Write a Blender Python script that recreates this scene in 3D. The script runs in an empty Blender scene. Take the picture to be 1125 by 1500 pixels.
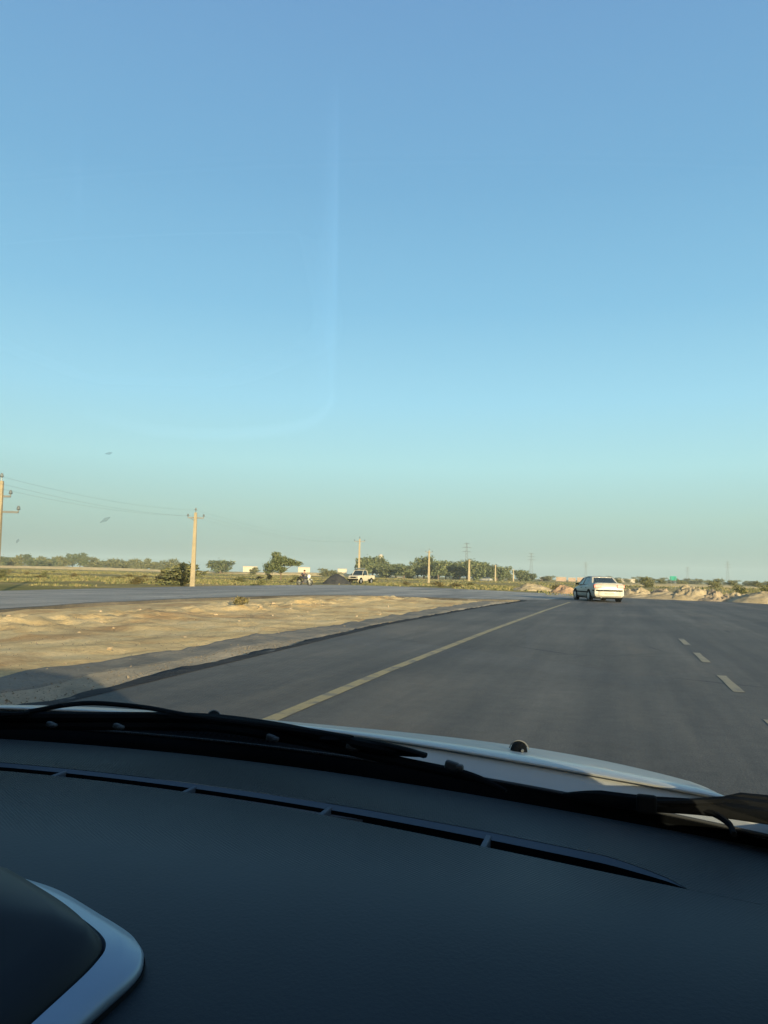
import bpy, bmesh, math, random
import numpy as np
from mathutils import Vector, Matrix, noise
random.seed(7)
SC = bpy.context.scene
COL = SC.collection
R = math.radians

# ------------------------------------------------------------------ camera
YAW, PITCH, ROLL, FPX = R(16.9), math.atan(92 / 1127), math.atan(28 / 1125), 1127.0
FW = Vector((-math.sin(YAW) * math.cos(PITCH), math.cos(YAW) * math.cos(PITCH), math.sin(PITCH)))
R0 = Vector((math.cos(YAW), math.sin(YAW), 0)); U0 = R0.cross(FW)
RT = R0 * math.cos(ROLL) + U0 * math.sin(ROLL); UP = RT.cross(FW)
EYE = Vector((0, 0, 1.2))
cam = bpy.data.cameras.new('camera'); camo = bpy.data.objects.new('camera', cam); COL.objects.link(camo)
cam.sensor_fit = 'VERTICAL'; cam.sensor_height = 24.0; cam.lens = 24.0 * FPX / 1500
cam.clip_start = 0.02; cam.clip_end = 20000
M = Matrix((RT, UP, -FW)).transposed().to_4x4(); M.translation = EYE
camo.matrix_world = M
SC.camera = camo

# ------------------------------------------------------------------ sky, sun, exposure
SUN_EL, SUN_AZ = R(8.9), math.atan2(.63, -.776)        # azimuth measured from +Y towards +X
sun_dir = Vector((math.sin(SUN_AZ) * math.cos(SUN_EL), math.cos(SUN_AZ) * math.cos(SUN_EL), math.sin(SUN_EL)))
sl = bpy.data.lights.new('sun', 'SUN'); slo = bpy.data.objects.new('sun', sl); COL.objects.link(slo)
sl.energy = 5.0; sl.angle = R(0.5); sl.color = (1.0, .83, .52)
slo.rotation_euler = sun_dir.to_track_quat('Z', 'Y').to_euler()
W = bpy.data.worlds.new('World'); SC.world = W; W.use_nodes = True
wn, wl = W.node_tree.nodes, W.node_tree.links
sky = wn.new('ShaderNodeTexSky'); sky.sky_type = 'NISHITA'; sky.sun_disc = False
sky.sun_elevation = SUN_EL; sky.sun_rotation = SUN_AZ
sky.air_density = 1.0; sky.dust_density = 1.5; sky.ozone_density = 1.0
hs = wn.new('ShaderNodeHueSaturation'); hs.inputs['Saturation'].default_value = 1.0
wl.new(sky.outputs[0], hs.inputs['Color'])
tcw = wn.new('ShaderNodeTexCoord'); sx = wn.new('ShaderNodeSeparateXYZ'); wl.new(tcw.outputs['Generated'], sx.inputs[0])
EXPO, SKYS = 1.0, 0.12
def lin(c): return tuple(((v / 255 + .055) / 1.055) ** 2.4 if v > 10 else v / 255 / 12.92 for v in c)
cr = wn.new('ShaderNodeValToRGB'); el = cr.color_ramp.elements
SKYC = [(0.0, (146, 170, 165)), (.03, (155, 180, 172)), (.075, (166, 199, 191)), (.14, (170, 216, 220)), (.22, (155, 209, 230)), (.33, (131, 188, 220)), (.46, (116, 170, 208)), (.62, (108, 155, 199)), (1.0, (88, 132, 186))]
el[0].position = 0; el[1].position = 1
for p_, c_ in SKYC[1:-1]: el.new(p_)
for e_, (p_, c_) in zip(el, SKYC): e_.position = p_; e_.color = (*lin(c_), 1)
wl.new(sx.outputs['Z'], cr.inputs[0])
vm = wn.new('ShaderNodeVectorMath'); vm.operation = 'SCALE'; vm.inputs['Scale'].default_value = 1.16 / (SKYS * 2 ** EXPO); wl.new(cr.outputs[0], vm.inputs[0])
mxw = wn.new('ShaderNodeMix'); mxw.data_type = 'RGBA'; 
dp = wn.new('ShaderNodeVectorMath'); dp.operation = 'DOT_PRODUCT'; dp.inputs[1].default_value = sun_dir; wl.new(tcw.outputs['Generated'], dp.inputs[0])
mrg = wn.new('ShaderNodeMapRange'); wl.new(dp.outputs['Value'], mrg.inputs[0])
for k_, v_ in zip((1, 2, 3, 4), (.30, .92, .94, .0)): mrg.inputs[k_].default_value = v_
wl.new(mrg.outputs[0], mxw.inputs[0])
wl.new(hs.outputs[0], mxw.inputs[6]); wl.new(vm.outputs[0], mxw.inputs[7])
wl.new(mxw.outputs[2], wn['Background'].inputs[0])
wn['Background'].inputs[1].default_value = SKYS
SC.view_settings.view_transform = 'Standard'; SC.view_settings.look = 'None'
SC.view_settings.exposure = EXPO; SC.view_settings.gamma = 1.0
SC.cycles.max_bounces = 6; SC.cycles.transparent_max_bounces = 12

# ------------------------------------------------------------------ placing helpers
def ray(px, py):
    return FW + RT * ((px - 562.5) / FPX) - UP * ((py - 750) / FPX)
def gnd(px, py, z=0.0):
    d = ray(px, py); return EYE + d * ((z - EYE.z) / d.z)
def far(px, dist, z=-.12):
    """point on the ground in the direction of a picture column, dist metres away"""
    d = ray(px, 845); h = Vector((d.x, d.y, 0)).normalized()
    return Vector((h.x * dist, h.y * dist, z))
def face_eye(p):
    return math.atan2(p.x, -p.y)      # rotation that turns local -Y to the camera's spot

# ------------------------------------------------------------------ object helpers
def thing(name, label, cat, loc=(0, 0, 0), rz=0, group=None):
    o = bpy.data.objects.new(name, None); COL.objects.link(o)
    o.empty_display_size = .2
    o.location = loc; o.rotation_euler = (0, 0, rz)
    o['label'] = label; o['category'] = cat
    if group: o['group'] = group
    return o
def tag(o, label, cat, group=None):
    o['label'] = label; o['category'] = cat
    if group: o['group'] = group
    return o
def copy_tree(o, parent=None):
    c = o.copy(); COL.objects.link(c)
    if parent: c.parent = parent
    for ch in list(o.children): copy_tree(ch, c)
    return c

class MB:
    def __init__(s): s.v = []; s.f = []
    def add(s, vs, fs):
        n = len(s.v); s.v += [tuple(v) for v in vs]; s.f += [tuple(i + n for i in f) for f in fs]; return s
    def box(s, c, d, rot=None, taper=None):
        vs = []
        for z in (-1, 1):
            for x, y in ((-1, -1), (1, -1), (1, 1), (-1, 1)):
                k = taper if (taper and z > 0) else 1
                v = Vector((x * d[0] / 2 * k, y * d[1] / 2 * k, z * d[2] / 2))
                if rot: v = rot @ v
                vs.append(v + Vector(c))
        return s.add(vs, [(3, 2, 1, 0), (4, 5, 6, 7), (0, 1, 5, 4), (1, 2, 6, 5), (2, 3, 7, 6), (3, 0, 4, 7)])
    def tube(s, pts, rad, n=8, flat=1.0, caps=True):
        pts = [Vector(p) for p in pts]
        if not hasattr(rad, '__len__'): rad = [rad] * len(pts)
        rings = []; vs = []
        for i, p in enumerate(pts):
            a = pts[max(0, i - 1)]; b = pts[min(len(pts) - 1, i + 1)]
            t = (b - a).normalized()
            ref = Vector((0, 0, 1)) if abs(t.z) < .9 else Vector((1, 0, 0))
            x = t.cross(ref).normalized(); y = x.cross(t).normalized()
            for k in range(n):
                an = 2 * math.pi * k / n
                vs.append(p + x * math.cos(an) * rad[i] + y * math.sin(an) * rad[i] * flat)
        fs = []
        for i in range(len(pts) - 1):
            for k in range(n):
                fs.append((i * n + k, i * n + (k + 1) % n, (i + 1) * n + (k + 1) % n, (i + 1) * n + k))
        if caps:
            fs.append(tuple(range(n))[::-1]); fs.append(tuple((len(pts) - 1) * n + k for k in range(n)))
        return s.add(vs, fs)
    def loft(s, rings, caps=True, closed=True):
        n = len(rings[0]); vs = [p for r in rings for p in r]; fs = []
        m = n if closed else n - 1
        for i in range(len(rings) - 1):
            for k in range(m):
                fs.append((i * n + k, i * n + (k + 1) % n, (i + 1) * n + (k + 1) % n, (i + 1) * n + k))
        if caps: fs.append(tuple(range(n))[::-1]); fs.append(tuple((len(rings) - 1) * n + k for k in range(n)))
        return s.add(vs, fs)
    def grid(s, rows): return s.loft(rows, caps=False, closed=False)
    def prism(s, pts, off):
        off = Vector(off); n = len(pts); a = [Vector(p) for p in pts]; b = [p + off for p in a]
        fs = [tuple(range(n))[::-1], tuple(range(n, 2 * n))]
        for k in range(n): fs.append((k, (k + 1) % n, n + (k + 1) % n, n + k))
        return s.add(a + b, fs)
    def build(s, name, m, parent=None, smooth=False, bevel=0, solid=0, loc=None, angle=40, subd=0):
        me = bpy.data.meshes.new(name); me.from_pydata(s.v, [], s.f); me.update()
        bm = bmesh.new(); bm.from_mesh(me); bmesh.ops.recalc_face_normals(bm, faces=bm.faces[:]); bm.to_mesh(me); bm.free()
        o = bpy.data.objects.new(name, me); COL.objects.link(o)
        if m: me.materials.append(m)
        if smooth:
            for p in me.polygons: p.use_smooth = True
            try: me.set_sharp_from_angle(angle=R(angle))
            except Exception: pass
        if parent: o.parent = parent
        if loc: o.location = loc
        if solid:
            k = o.modifiers.new('s', 'SOLIDIFY'); k.thickness = solid; k.offset = -1
        if bevel:
            k = o.modifiers.new('b', 'BEVEL'); k.width = bevel; k.segments = 2; k.limit_method = 'ANGLE'
        if subd:
            k = o.modifiers.new('u', 'SUBSURF'); k.levels = subd; k.render_levels = subd
        return o

# ------------------------------------------------------------------ materials
def base_mat(name):
    m = bpy.data.materials.new(name); m.use_nodes = True
    return m, m.node_tree.nodes, m.node_tree.links, m.node_tree.nodes['Principled BSDF']
def ramp(n, stops):
    r = n.new('ShaderNodeValToRGB'); e = r.color_ramp.elements
    e[0].position, e[0].color = stops[0][0], (*stops[0][1], 1)
    e[1].position, e[1].color = stops[-1][0], (*stops[-1][1], 1)
    for p, c in stops[1:-1]:
        k = e.new(p); k.color = (*c, 1)
    return r
def noise_node(n, l, scale, detail=4, rough=.55, vec=None, dist=0):
    t = n.new('ShaderNodeTexNoise'); t.inputs['Scale'].default_value = scale
    t.inputs['Detail'].default_value = detail; t.inputs['Roughness'].default_value = rough
    t.inputs['Distortion'].default_value = dist
    if vec: l.new(vec, t.inputs['Vector'])
    return t
def coords(n, l, scale=(1, 1, 1), out='Object'):
    tc = n.new('ShaderNodeTexCoord'); mp = n.new('ShaderNodeMapping')
    mp.inputs['Scale'].default_value = scale; l.new(tc.outputs[out], mp.inputs['Vector']); return mp.outputs[0]
def mixc(n, l, fac, a, b, mode='MIX'):
    x = n.new('ShaderNodeMix'); x.data_type = 'RGBA'; x.blend_type = mode
    for sock, v in ((x.inputs[0], fac), (x.inputs[6], a), (x.inputs[7], b)):
        if hasattr(v, 'is_linked'): l.new(v, sock)
        else: sock.default_value = v if not isinstance(v, tuple) or len(v) == 4 else (*v, 1)
    return x.outputs[2]
def bump(n, l, b, height, strength, dist=.02):
    k = n.new('ShaderNodeBump'); k.inputs['Strength'].default_value = strength; k.inputs['Distance'].default_value = dist
    l.new(height, k.inputs['Height']); l.new(k.outputs[0], b.inputs['Normal'])
def mat(name, col, rough=.6, metal=0, var=.12, scale=6, bmp=0, bscale=60, coat=0, spec=.5):
    m, n, l, b = base_mat(name)
    v = coords(n, l)
    t = noise_node(n, l, scale, 5, .6, v)
    lo = tuple(c * (1 - var) for c in col); hi = tuple(min(1, c * (1 + var)) for c in col)
    r = ramp(n, [(.3, lo), (.7, hi)]); l.new(t.outputs[0], r.inputs[0]); l.new(r.outputs[0], b.inputs['Base Color'])
    b.inputs['Roughness'].default_value = rough; b.inputs['Metallic'].default_value = metal
    b.inputs['Coat Weight'].default_value = coat; b.inputs['Coat Roughness'].default_value = .08
    b.inputs['Specular IOR Level'].default_value = spec
    if bmp:
        t2 = noise_node(n, l, bscale, 3, .6, v); bump(n, l, b, t2.outputs[0], bmp)
    return m
def leaf_mat(name, dark, lite, third):
    m, n, l, b = base_mat(name)
    g = n.new('ShaderNodeNewGeometry'); r = ramp(n, [(0, dark), (.55, lite), (1, third)])
    l.new(g.outputs['Random Per Island'], r.inputs[0]); l.new(r.outputs[0], b.inputs['Base Color'])
    b.inputs['Roughness'].default_value = .75; b.inputs['Specular IOR Level'].default_value = .2
    return m
def asphalt_mat(gain=1.0):
    m, n, l, b = base_mat('asphalt' if gain == 1 else 'faded_asphalt')
    v = coords(n, l); vs = coords(n, l, (1.1, .05, 1))
    big = noise_node(n, l, .22, 5, .6, v); streak = noise_node(n, l, 1.0, 5, .65, vs); fine = noise_node(n, l, 60, 3, .75, v); mid = noise_node(n, l, 6, 4, .7, v)
    r1 = ramp(n, [(.3, tuple(c * gain for c in (.054, .051, .045))), (.7, tuple(c * gain for c in (.098, .091, .079)))]); l.new(big.outputs[0], r1.inputs[0])
    r2 = ramp(n, [(.3, (.56, .56, .57)), (.7, (1.42, 1.38, 1.32))]); l.new(streak.outputs[0], r2.inputs[0])
    r3 = ramp(n, [(.2, (.35, .35, .35)), (.5, (1, 1, 1)), (.8, (1.9, 1.85, 1.8))]); l.new(fine.outputs[0], r3.inputs[0])
    r4 = ramp(n, [(.3, (.8, .8, .8)), (.7, (1.2, 1.19, 1.17))]); l.new(mid.outputs[0], r4.inputs[0])
    c = mixc(n, l, 1.0, r1.outputs[0], r2.outputs[0], 'MULTIPLY'); c = mixc(n, l, .8, c, r3.outputs[0], 'MULTIPLY'); c = mixc(n, l, .8, c, r4.outputs[0], 'MULTIPLY')
    pat = n.new('ShaderNodeTexVoronoi'); pat.distance = 'CHEBYCHEV'; pat.inputs['Scale'].default_value = .16; l.new(coords(n, l, (1.2, .6, 1)), pat.inputs['Vector'])
    rp = ramp(n, [(.0, (.70, .70, .73)), (.22, (.70, .70, .73)), (.24, (1, 1, 1)), (.8, (1, 1, 1)), (.82, (1.18, 1.16, 1.13))]); sr = n.new('ShaderNodeSeparateColor'); l.new(pat.outputs['Color'], sr.inputs[0]); l.new(sr.outputs[0], rp.inputs[0])
    c = mixc(n, l, .7, c, rp.outputs[0], 'MULTIPLY')
    # cracks
    wv = noise_node(n, l, 1.5, 4, .6, v); mxv = mixc(n, l, .12, v, wv.outputs[1])
    ck = n.new('ShaderNodeTexVoronoi'); ck.feature = 'DISTANCE_TO_EDGE'; ck.inputs['Scale'].default_value = .42; l.new(mxv, ck.inputs['Vector'])
    rc = ramp(n, [(.0, (1, 1, 1)), (.006, (1, 1, 1)), (.012, (0, 0, 0))]); l.new(ck.outputs[0], rc.inputs[0])
    cm = noise_node(n, l, .13, 3, .6, coords(n, l, (1, 1, 1))); rm = ramp(n, [(.53, (0, 0, 0)), (.58, (.75, .75, .75))]); l.new(cm.outputs[0], rm.inputs[0])
    cf = mixc(n, l, 1.0, rc.outputs[0], rm.outputs[0], 'MULTIPLY'); c = mixc(n, l, cf, c, (.018, .018, .018))
    dust = noise_node(n, l, .5, 6, .65, coords(n, l, (1, .2, 1)))
    rd = ramp(n, [(.52, (0, 0, 0)), (.8, (.42, .42, .42))]); l.new(dust.outputs[0], rd.inputs[0])
    c = mixc(n, l, rd.outputs[0], c, (.24, .19, .13) if gain == 1 else (.40, .34, .26))
    l.new(c, b.inputs['Base Color']); b.inputs['Roughness'].default_value = .75; b.inputs['Specular IOR Level'].default_value = .4
    bump(n, l, b, fine.outputs[0], .6, .012)
    return m
def earth_mat(name, a, bcol, c3, sc=.6, fine=18, bstr=.6, stretch=(1, 1, 1), bdist=.03, patch=None):
    m, n, l, b = base_mat(name)
    v = coords(n, l, stretch); t = noise_node(n, l, sc, 7, .65, v, .4); f = noise_node(n, l, fine, 5, .7, v)
    r = ramp(n, [(.3, a), (.5, bcol), (.72, c3)]); l.new(t.outputs[0], r.inputs[0])
    r3 = ramp(n, [(.25, (.7, .7, .7)), (.75, (1.25, 1.25, 1.25))]); l.new(f.outputs[0], r3.inputs[0])
    c = r.outputs[0]
    if patch:
        pn = noise_node(n, l, .33, 7, .7, coords(n, l, (1.3, .55, 1)), .6); pr = ramp(n, [(.50, (0, 0, 0)), (.62, (.75, .75, .75))]); l.new(pn.outputs[0], pr.inputs[0]); c = mixc(n, l, pr.outputs[0], c, patch)
    c = mixc(n, l, .8, c, r3.outputs[0], 'MULTIPLY'); l.new(c, b.inputs['Base Color'])
    b.inputs['Roughness'].default_value = .95; b.inputs['Specular IOR Level'].default_value = .1
    bump(n, l, b, f.outputs[0], bstr, bdist)
    return m
def ground_mat():
    m, n, l, b = base_mat('open_ground')
    v = coords(n, l); vs = coords(n, l, (.25, 1, 1))
    a = noise_node(n, l, .012, 6, .6, vs, .5); d = noise_node(n, l, .06, 6, .65, vs); f = noise_node(n, l, 1.4, 6, .7, v)
    r1 = ramp(n, [(.36, (.15, .15, .045)), (.46, (.24, .20, .075)), (.55, (.42, .31, .15)), (.66, (.52, .39, .21))]); l.new(a.outputs[0], r1.inputs[0])
    r2 = ramp(n, [(.38, (.11, .12, .04)), (.50, (.26, .21, .085)), (.62, (.45, .34, .17))]); l.new(d.outputs[0], r2.inputs[0])
    c = mixc(n, l, .5, r1.outputs[0], r2.outputs[0])
    r3 = ramp(n, [(.3, (.65, .68, .65)), (.7, (1.3, 1.28, 1.2))]); l.new(f.outputs[0], r3.inputs[0])
    c = mixc(n, l, .8, c, r3.outputs[0], 'MULTIPLY'); l.new(c, b.inputs['Base Color'])
    b.inputs['Roughness'].default_value = 1; b.inputs['Specular IOR Level'].default_value = .05
    bump(n, l, b, f.outputs[0], .8, .2)
    return m
def paint_line_mat(name, col):
    m, n, l, b = base_mat(name)
    v = coords(n, l); t = noise_node(n, l, 3.2, 7, .75, v)
    r = ramp(n, [(.36, (.10, .095, .085)), (.52, col), (.8, tuple(c * 1.15 for c in col))]); l.new(t.outputs[0], r.inputs[0])
    l.new(r.outputs[0], b.inputs['Base Color']); b.inputs['Roughness'].default_value = .7
    return m
def dash_mat():
    m, n, l, b = base_mat('grained_soft_plastic')
    tc = n.new('ShaderNodeTexCoord'); mp = n.new('ShaderNodeMapping'); l.new(tc.outputs['Object'], mp.inputs['Vector'])
    mp.inputs['Rotation'].default_value = (0, 0, R(32))
    w1 = n.new('ShaderNodeTexWave'); w1.inputs['Scale'].default_value = 88; w1.bands_direction = 'X'; l.new(mp.outputs[0], w1.inputs['Vector'])
    w2 = n.new('ShaderNodeTexWave'); w2.inputs['Scale'].default_value = 88; w2.bands_direction = 'Y'; l.new(mp.outputs[0], w2.inputs['Vector'])
    mu = n.new('ShaderNodeMath'); mu.operation = 'MULTIPLY'; l.new(w1.outputs[1], mu.inputs[0]); l.new(w2.outputs[1], mu.inputs[1])
    t = noise_node(n, l, 4, 4, .6, tc.outputs['Object'])
    r = ramp(n, [(.3, (.013, .018, .020)), (.7, (.018, .025, .028))]); l.new(t.outputs[0], r.inputs[0])
    l.new(r.outputs[0], b.inputs['Base Color'])
    b.inputs['Roughness'].default_value = .48; b.inputs['Specular IOR Level'].default_value = .31
    sp_ = n.new('ShaderNodeSeparateXYZ'); l.new(tc.outputs['Object'], sp_.inputs[0])
    my = n.new('ShaderNodeMapRange'); l.new(sp_.outputs['Y'], my.inputs[0])
    for q_, v_ in zip((1, 2, 3, 4), (.74, .98, .0, 1.0)): my.inputs[q_].default_value = v_
    mxx = n.new('ShaderNodeMapRange'); l.new(sp_.outputs['X'], mxx.inputs[0])
    for q_, v_ in zip((1, 2, 3, 4), (-.95, .0, 1.6, .25)): mxx.inputs[q_].default_value = v_
    mu3 = n.new('ShaderNodeMath'); mu3.operation = 'MULTIPLY'; l.new(mu.outputs[0], mu3.inputs[0]); l.new(mxx.outputs[0], mu3.inputs[1])
    mu2 = n.new('ShaderNodeMath'); mu2.operation = 'MULTIPLY'; l.new(mu3.outputs[0], mu2.inputs[0]); l.new(my.outputs[0], mu2.inputs[1])
    fn = noise_node(n, l, 260, 3, .6, tc.outputs['Object']); ad = n.new('ShaderNodeMath'); ad.operation = 'MULTIPLY_ADD'; ad.inputs[1].default_value = .10
    l.new(fn.outputs[0], ad.inputs[0]); l.new(mu2.outputs[0], ad.inputs[2])
    bump(n, l, b, ad.outputs[0], 1.0, .0024)
    return m
def glass_mat(name, tint, gl=.06):
    m = bpy.data.materials.new(name); m.use_nodes = True; n, l = m.node_tree.nodes, m.node_tree.links
    n.remove(n['Principled BSDF']); out = n['Material Output']
    tr = n.new('ShaderNodeBsdfTransparent'); tr.inputs[0].default_value = (*tint, 1)
    g = n.new('ShaderNodeBsdfGlossy'); g.inputs['Roughness'].default_value = .02
    lw = n.new('ShaderNodeLayerWeight'); lw.inputs[0].default_value = .5
    pw = n.new('ShaderNodeMath'); pw.operation = 'POWER'; pw.inputs[1].default_value = 5; l.new(lw.outputs['Facing'], pw.inputs[0])
    fr = n.new('ShaderNodeMath'); fr.operation = 'MULTIPLY_ADD'; fr.inputs[1].default_value = .9; fr.inputs[2].default_value = .03; l.new(pw.outputs[0], fr.inputs[0])
    mx = n.new('ShaderNodeMixShader'); l.new(fr.outputs[0], mx.inputs[0]); l.new(tr.outputs[0], mx.inputs[1]); l.new(g.outputs[0], mx.inputs[2])
    l.new(mx.outputs[0], out.inputs[0]); return m
def film_mat(name, alpha, col):
    m = bpy.data.materials.new(name); m.use_nodes = True; n, l = m.node_tree.nodes, m.node_tree.links
    n.remove(n['Principled BSDF']); out = n['Material Output']
    tr = n.new('ShaderNodeBsdfTransparent'); d = n.new('ShaderNodeBsdfTranslucent'); d.inputs[0].default_value = (*col, 1)
    mx = n.new('ShaderNodeMixShader')
    tc = n.new('ShaderNodeUVMap')
    mx.inputs[0].default_value = alpha
    l.new(tr.outputs[0], mx.inputs[1]); l.new(d.outputs[0], mx.inputs[2]); l.new(mx.outputs[0], out.inputs[0]); return m

ASPH = asphalt_mat()
SAND = earth_mat('sandy_earth', (.38, .265, .13), (.59, .435, .215), (.68, .53, .30), .7, 16, .9, patch=(.32, .20, .095))
GRAVEL = earth_mat('road_gravel', (.27, .23, .17), (.38, .32, .23), (.50, .41, .29), .8, 22, 1.0, bdist=.05)
OPEN = ground_mat()
HEAP = earth_mat('dug_sand', (.20, .165, .105), (.31, .255, .165), (.40, .335, .23), 1.2, 9, .8)
HEAPG = earth_mat('grey_rubble', (.16, .13, .10), (.28, .225, .155), (.38, .30, .2), 1.8, 7, 1.0)
HEAPR = earth_mat('reddish_earth', (.25, .16, .10), (.33, .22, .14), (.38, .27, .17), 1.2, 9, .8)
TAR_SHADE = earth_mat('chippings_and_edge_shadow', (.025, .027, .03), (.04, .042, .045), (.06, .06, .06), 1.5, 20, 1.0)
BANK = earth_mat('tan_bank', (.36, .28, .13), (.48, .37, .19), (.55, .44, .24), .2, 2, .3)
STONE = mat('pale_stone', (.40, .31, .20), .95, var=.3, scale=3, bmp=.6, bscale=14, spec=.1)
YEL = paint_line_mat('worn_yellow_paint', (.31, .24, .105))
WHT = paint_line_mat('worn_cream_paint', (.25, .205, .12))
CONC = mat('pole_concrete', (.27, .23, .155), .9, var=.15, scale=2, bmp=.3, bscale=20, spec=.1)
STEEL = mat('galvanised_steel', (.15, .155, .15), .6, .4, var=.2)
CERAM = mat('insulator_glaze', (.10, .12, .125), .4)
WIRE = mat('wire', (.16, .17, .17), .5)
WHITE = mat('white_car_paint', (.29, .285, .25), .45, var=.08, scale=2, coat=.15)
OWNW = mat('cream_white_paint', (.42, .42, .385), .42, var=.08, scale=7, coat=.35)
DUSTW = mat('dusty_white_paint', (.42, .385, .30), .6, var=.12, scale=3)
BLKP = mat('black_trim_plastic', (.005, .0058, .0065), .85, var=.3, scale=12, spec=.06)
RUB = mat('tyre_rubber', (.02, .02, .02), .85, var=.2)
RIM = mat('grey_rim', (.32, .33, .34), .4, .6)
DGLASS = mat('dark_window_glass', (.02, .03, .035), .08, var=.1)
RED = mat('red_lens', (.50, .03, .02), .3, var=.1)
PLATE = mat('plate', (.22, .21, .18), .5)
GLASS = glass_mat('windscreen_glass', (.97, .985, .98))
SUNBLK = glass_mat('sun_blocking_glass', (.02, .02, .02))  # unseen side and rear glass made near opaque to block the sun
DASH = dash_mat()
DASHL = mat('dash_edge_plastic', (.06, .078, .098), .6, var=.1, spec=.3)
VOIDB = mat('deep_black', (.004, .005, .006), .95, var=.3, spec=.05)  # near-black colour of the defroster slot and the screen base band
SILV = mat('silver_trim_paint', (.33, .38, .42), .38, .55, var=.04, scale=9)
POD = mat('black_pod_plastic', (.010, .011, .011), .5, var=.2, scale=10, spec=.3)
LINER = mat('grey_lining', (.10, .10, .10), .9)

# ------------------------------------------------------------------ setting: ground and roads
def struct(o, name=None):
    o['kind'] = 'structure'; return o
G = MB()
radii = [0, 30, 80, 200, 500, 1200, 2500]; nseg = 64
rows = [[(r * math.cos(2 * math.pi * k / nseg), r * math.sin(2 * math.pi * k / nseg), -.125) for k in range(nseg)] for r in radii[1:]]
G.loft(rows, caps=False); G.add(rows[0], [tuple(range(nseg))])
struct(G.build('ground', OPEN))

def wob(pts, step=.8, amp=.12, seed=0):
    out = []
    for i in range(len(pts)):
        a = Vector((*pts[i], 0)); b = Vector((*pts[(i + 1) % len(pts)], 0)); n = max(1, int((b - a).length / step))
        t = (b - a).normalized(); nn = Vector((-t.y, t.x, 0))
        for k in range(n):
            p = a.lerp(b, k / n); w = noise.noise(Vector((p.x * .5 + seed, p.y * .5, 0))) * amp + noise.noise(Vector((p.x * 2.5, p.y * 2.5, seed))) * amp * .5
            out.append(p + nn * w)
    return out
road_out = [(12, -40), (12, 49.5), (8.8, 51.9), (6.8, 55.0), (4.1, 55.0), (2.6, 57.6), (.6, 64.5), (-3.6, 66.4), (-6.9, 67.2), (-12.7, 73), (-19, 78.5), (-24.7, 80.4),
            (-29, 78.5), (-30.3, 67.8), (-29.9, 50.6), (-28.9, 38), (-27.4, 29.2), (-25.5, 10), (-24.5, -40), (-14, -40), (-15.2, 5), (-16.0, 17.1), (-17.1, 22.5), (-17.2, 30),
            (-16, 38.2), (-14.6, 41), (-12.7, 42.1), (-7.8, 41.8), (-5.1, 43.2), (-4.6, 42.0), (-5.2, 30.5), (-5.35, 18), (-5.0, 10.8), (-4.75, 6), (-4.7, -40)]
op = wob(road_out)
A = MB(); A.prism([(p.x, p.y, -.16) for p in op], (0, 0, .16))
road = struct(A.build('road', ASPH))
def ribbon(pts, w, z=.004):
    b = MB(); rows = [[], []]
    for i, p in enumerate(pts):
        a = Vector(pts[max(0, i - 1)]); c = Vector(pts[min(len(pts) - 1, i + 1)]); t = (c - a).normalized(); nn = Vector((-t.y, t.x))
        q = Vector(p); j = noise.noise(Vector((q.x * 3, q.y * 1.2, 3))) * .012
        rows[0].append((*(q + nn * (w / 2 + j)), z)); rows[1].append((*(q - nn * (w / 2 + j)), z))
    return b.grid(rows)
pl = [(-2.64, -20), (-2.66, 0), (-2.70, 5.8), (-2.76, 9.2), (-2.76, 17.2), (-2.62, 30), (-2.38, 42.3)]
ys = np.linspace(-20, 42, 90); xs = np.interp(ys, [p[1] for p in pl], [p[0] for p in pl])
ribbon(list(zip(xs, ys)), .14).build('edge_line', YEL, road)
for y0, y1 in ((1.2, 4.2), (5.0, 7.65), (9.45, 11.0), (12.7, 14.3), (16.0, 17.6)):
    ribbon([(1.30, y) for y in np.linspace(y0, y1, 8)], .115).build('lane_dash', WHT, road)

def h2(x, y, s=1.0): return noise.noise(Vector((x * s, y * s, 1.7)))
def med_z(x, y):
    z = .02 + .06 * h2(x, y, .35) + .05 * h2(x, y, 1.1) + .025 * h2(x, y, 3.2)
    rid = math.exp(-((x + 12.6 - .03 * y) / 1.5) ** 2)           # low spoil ridge along the median
    z += rid * (.06 + .20 * max(0, h2(x, y + 7, .45)) + .14 * h2(x, y, 1.9) + .09 * h2(x, y, 4.1))
    z += .05 * max(0, h2(x + 9, y, .8)) * h2(x, y, 5)
    z += .16 * math.exp(-((x + 9.5) / 1.1) ** 2) * max(0, h2(x + 3, y, .3))
    near_r = min(1, max(0, (-5.3 - x) / 1.6)); near_l = min(1, max(0, (x + 16.6) / 1.2)); far_e = min(1, max(0, (42.2 - y) / 2.5))
    k = near_r * near_l * far_e
    return -.115 + .02 * h2(x, y, 2.1) * min(1, k + .4) + (z + .04) * k
X0, X1, Y0, Y1 = -17.6, -4.45, -12, 44
nx = 110; yy = [Y0 + (Y1 - Y0) * (j / 300) for j in range(301)]
rows = [[(X0 + (X1 - X0) * i / nx, y, med_z(X0 + (X1 - X0) * i / nx, y)) for i in range(nx + 1)] for y in yy]
struct(MB().grid(rows).build('sandy_median', SAND, smooth=True, angle=80))
rows = []
for j in range(261):
    y = -12 + 54.6 * j / 260
    xl = -6.7 + .22 * h2(3, y, .15) + .06 * h2(8, y, 1.4)
    rows.append([(xl + (-4.5 - xl) * i / 22, y, (-.13 if i == 0 else med_z(xl + (-4.5 - xl) * i / 22, y) + .012 + .012 * h2(xl + i * .1, y, 4))) for i in range(23)])
struct(MB().grid(rows).build('gravel_shoulder', GRAVEL, smooth=True, angle=80))

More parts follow.
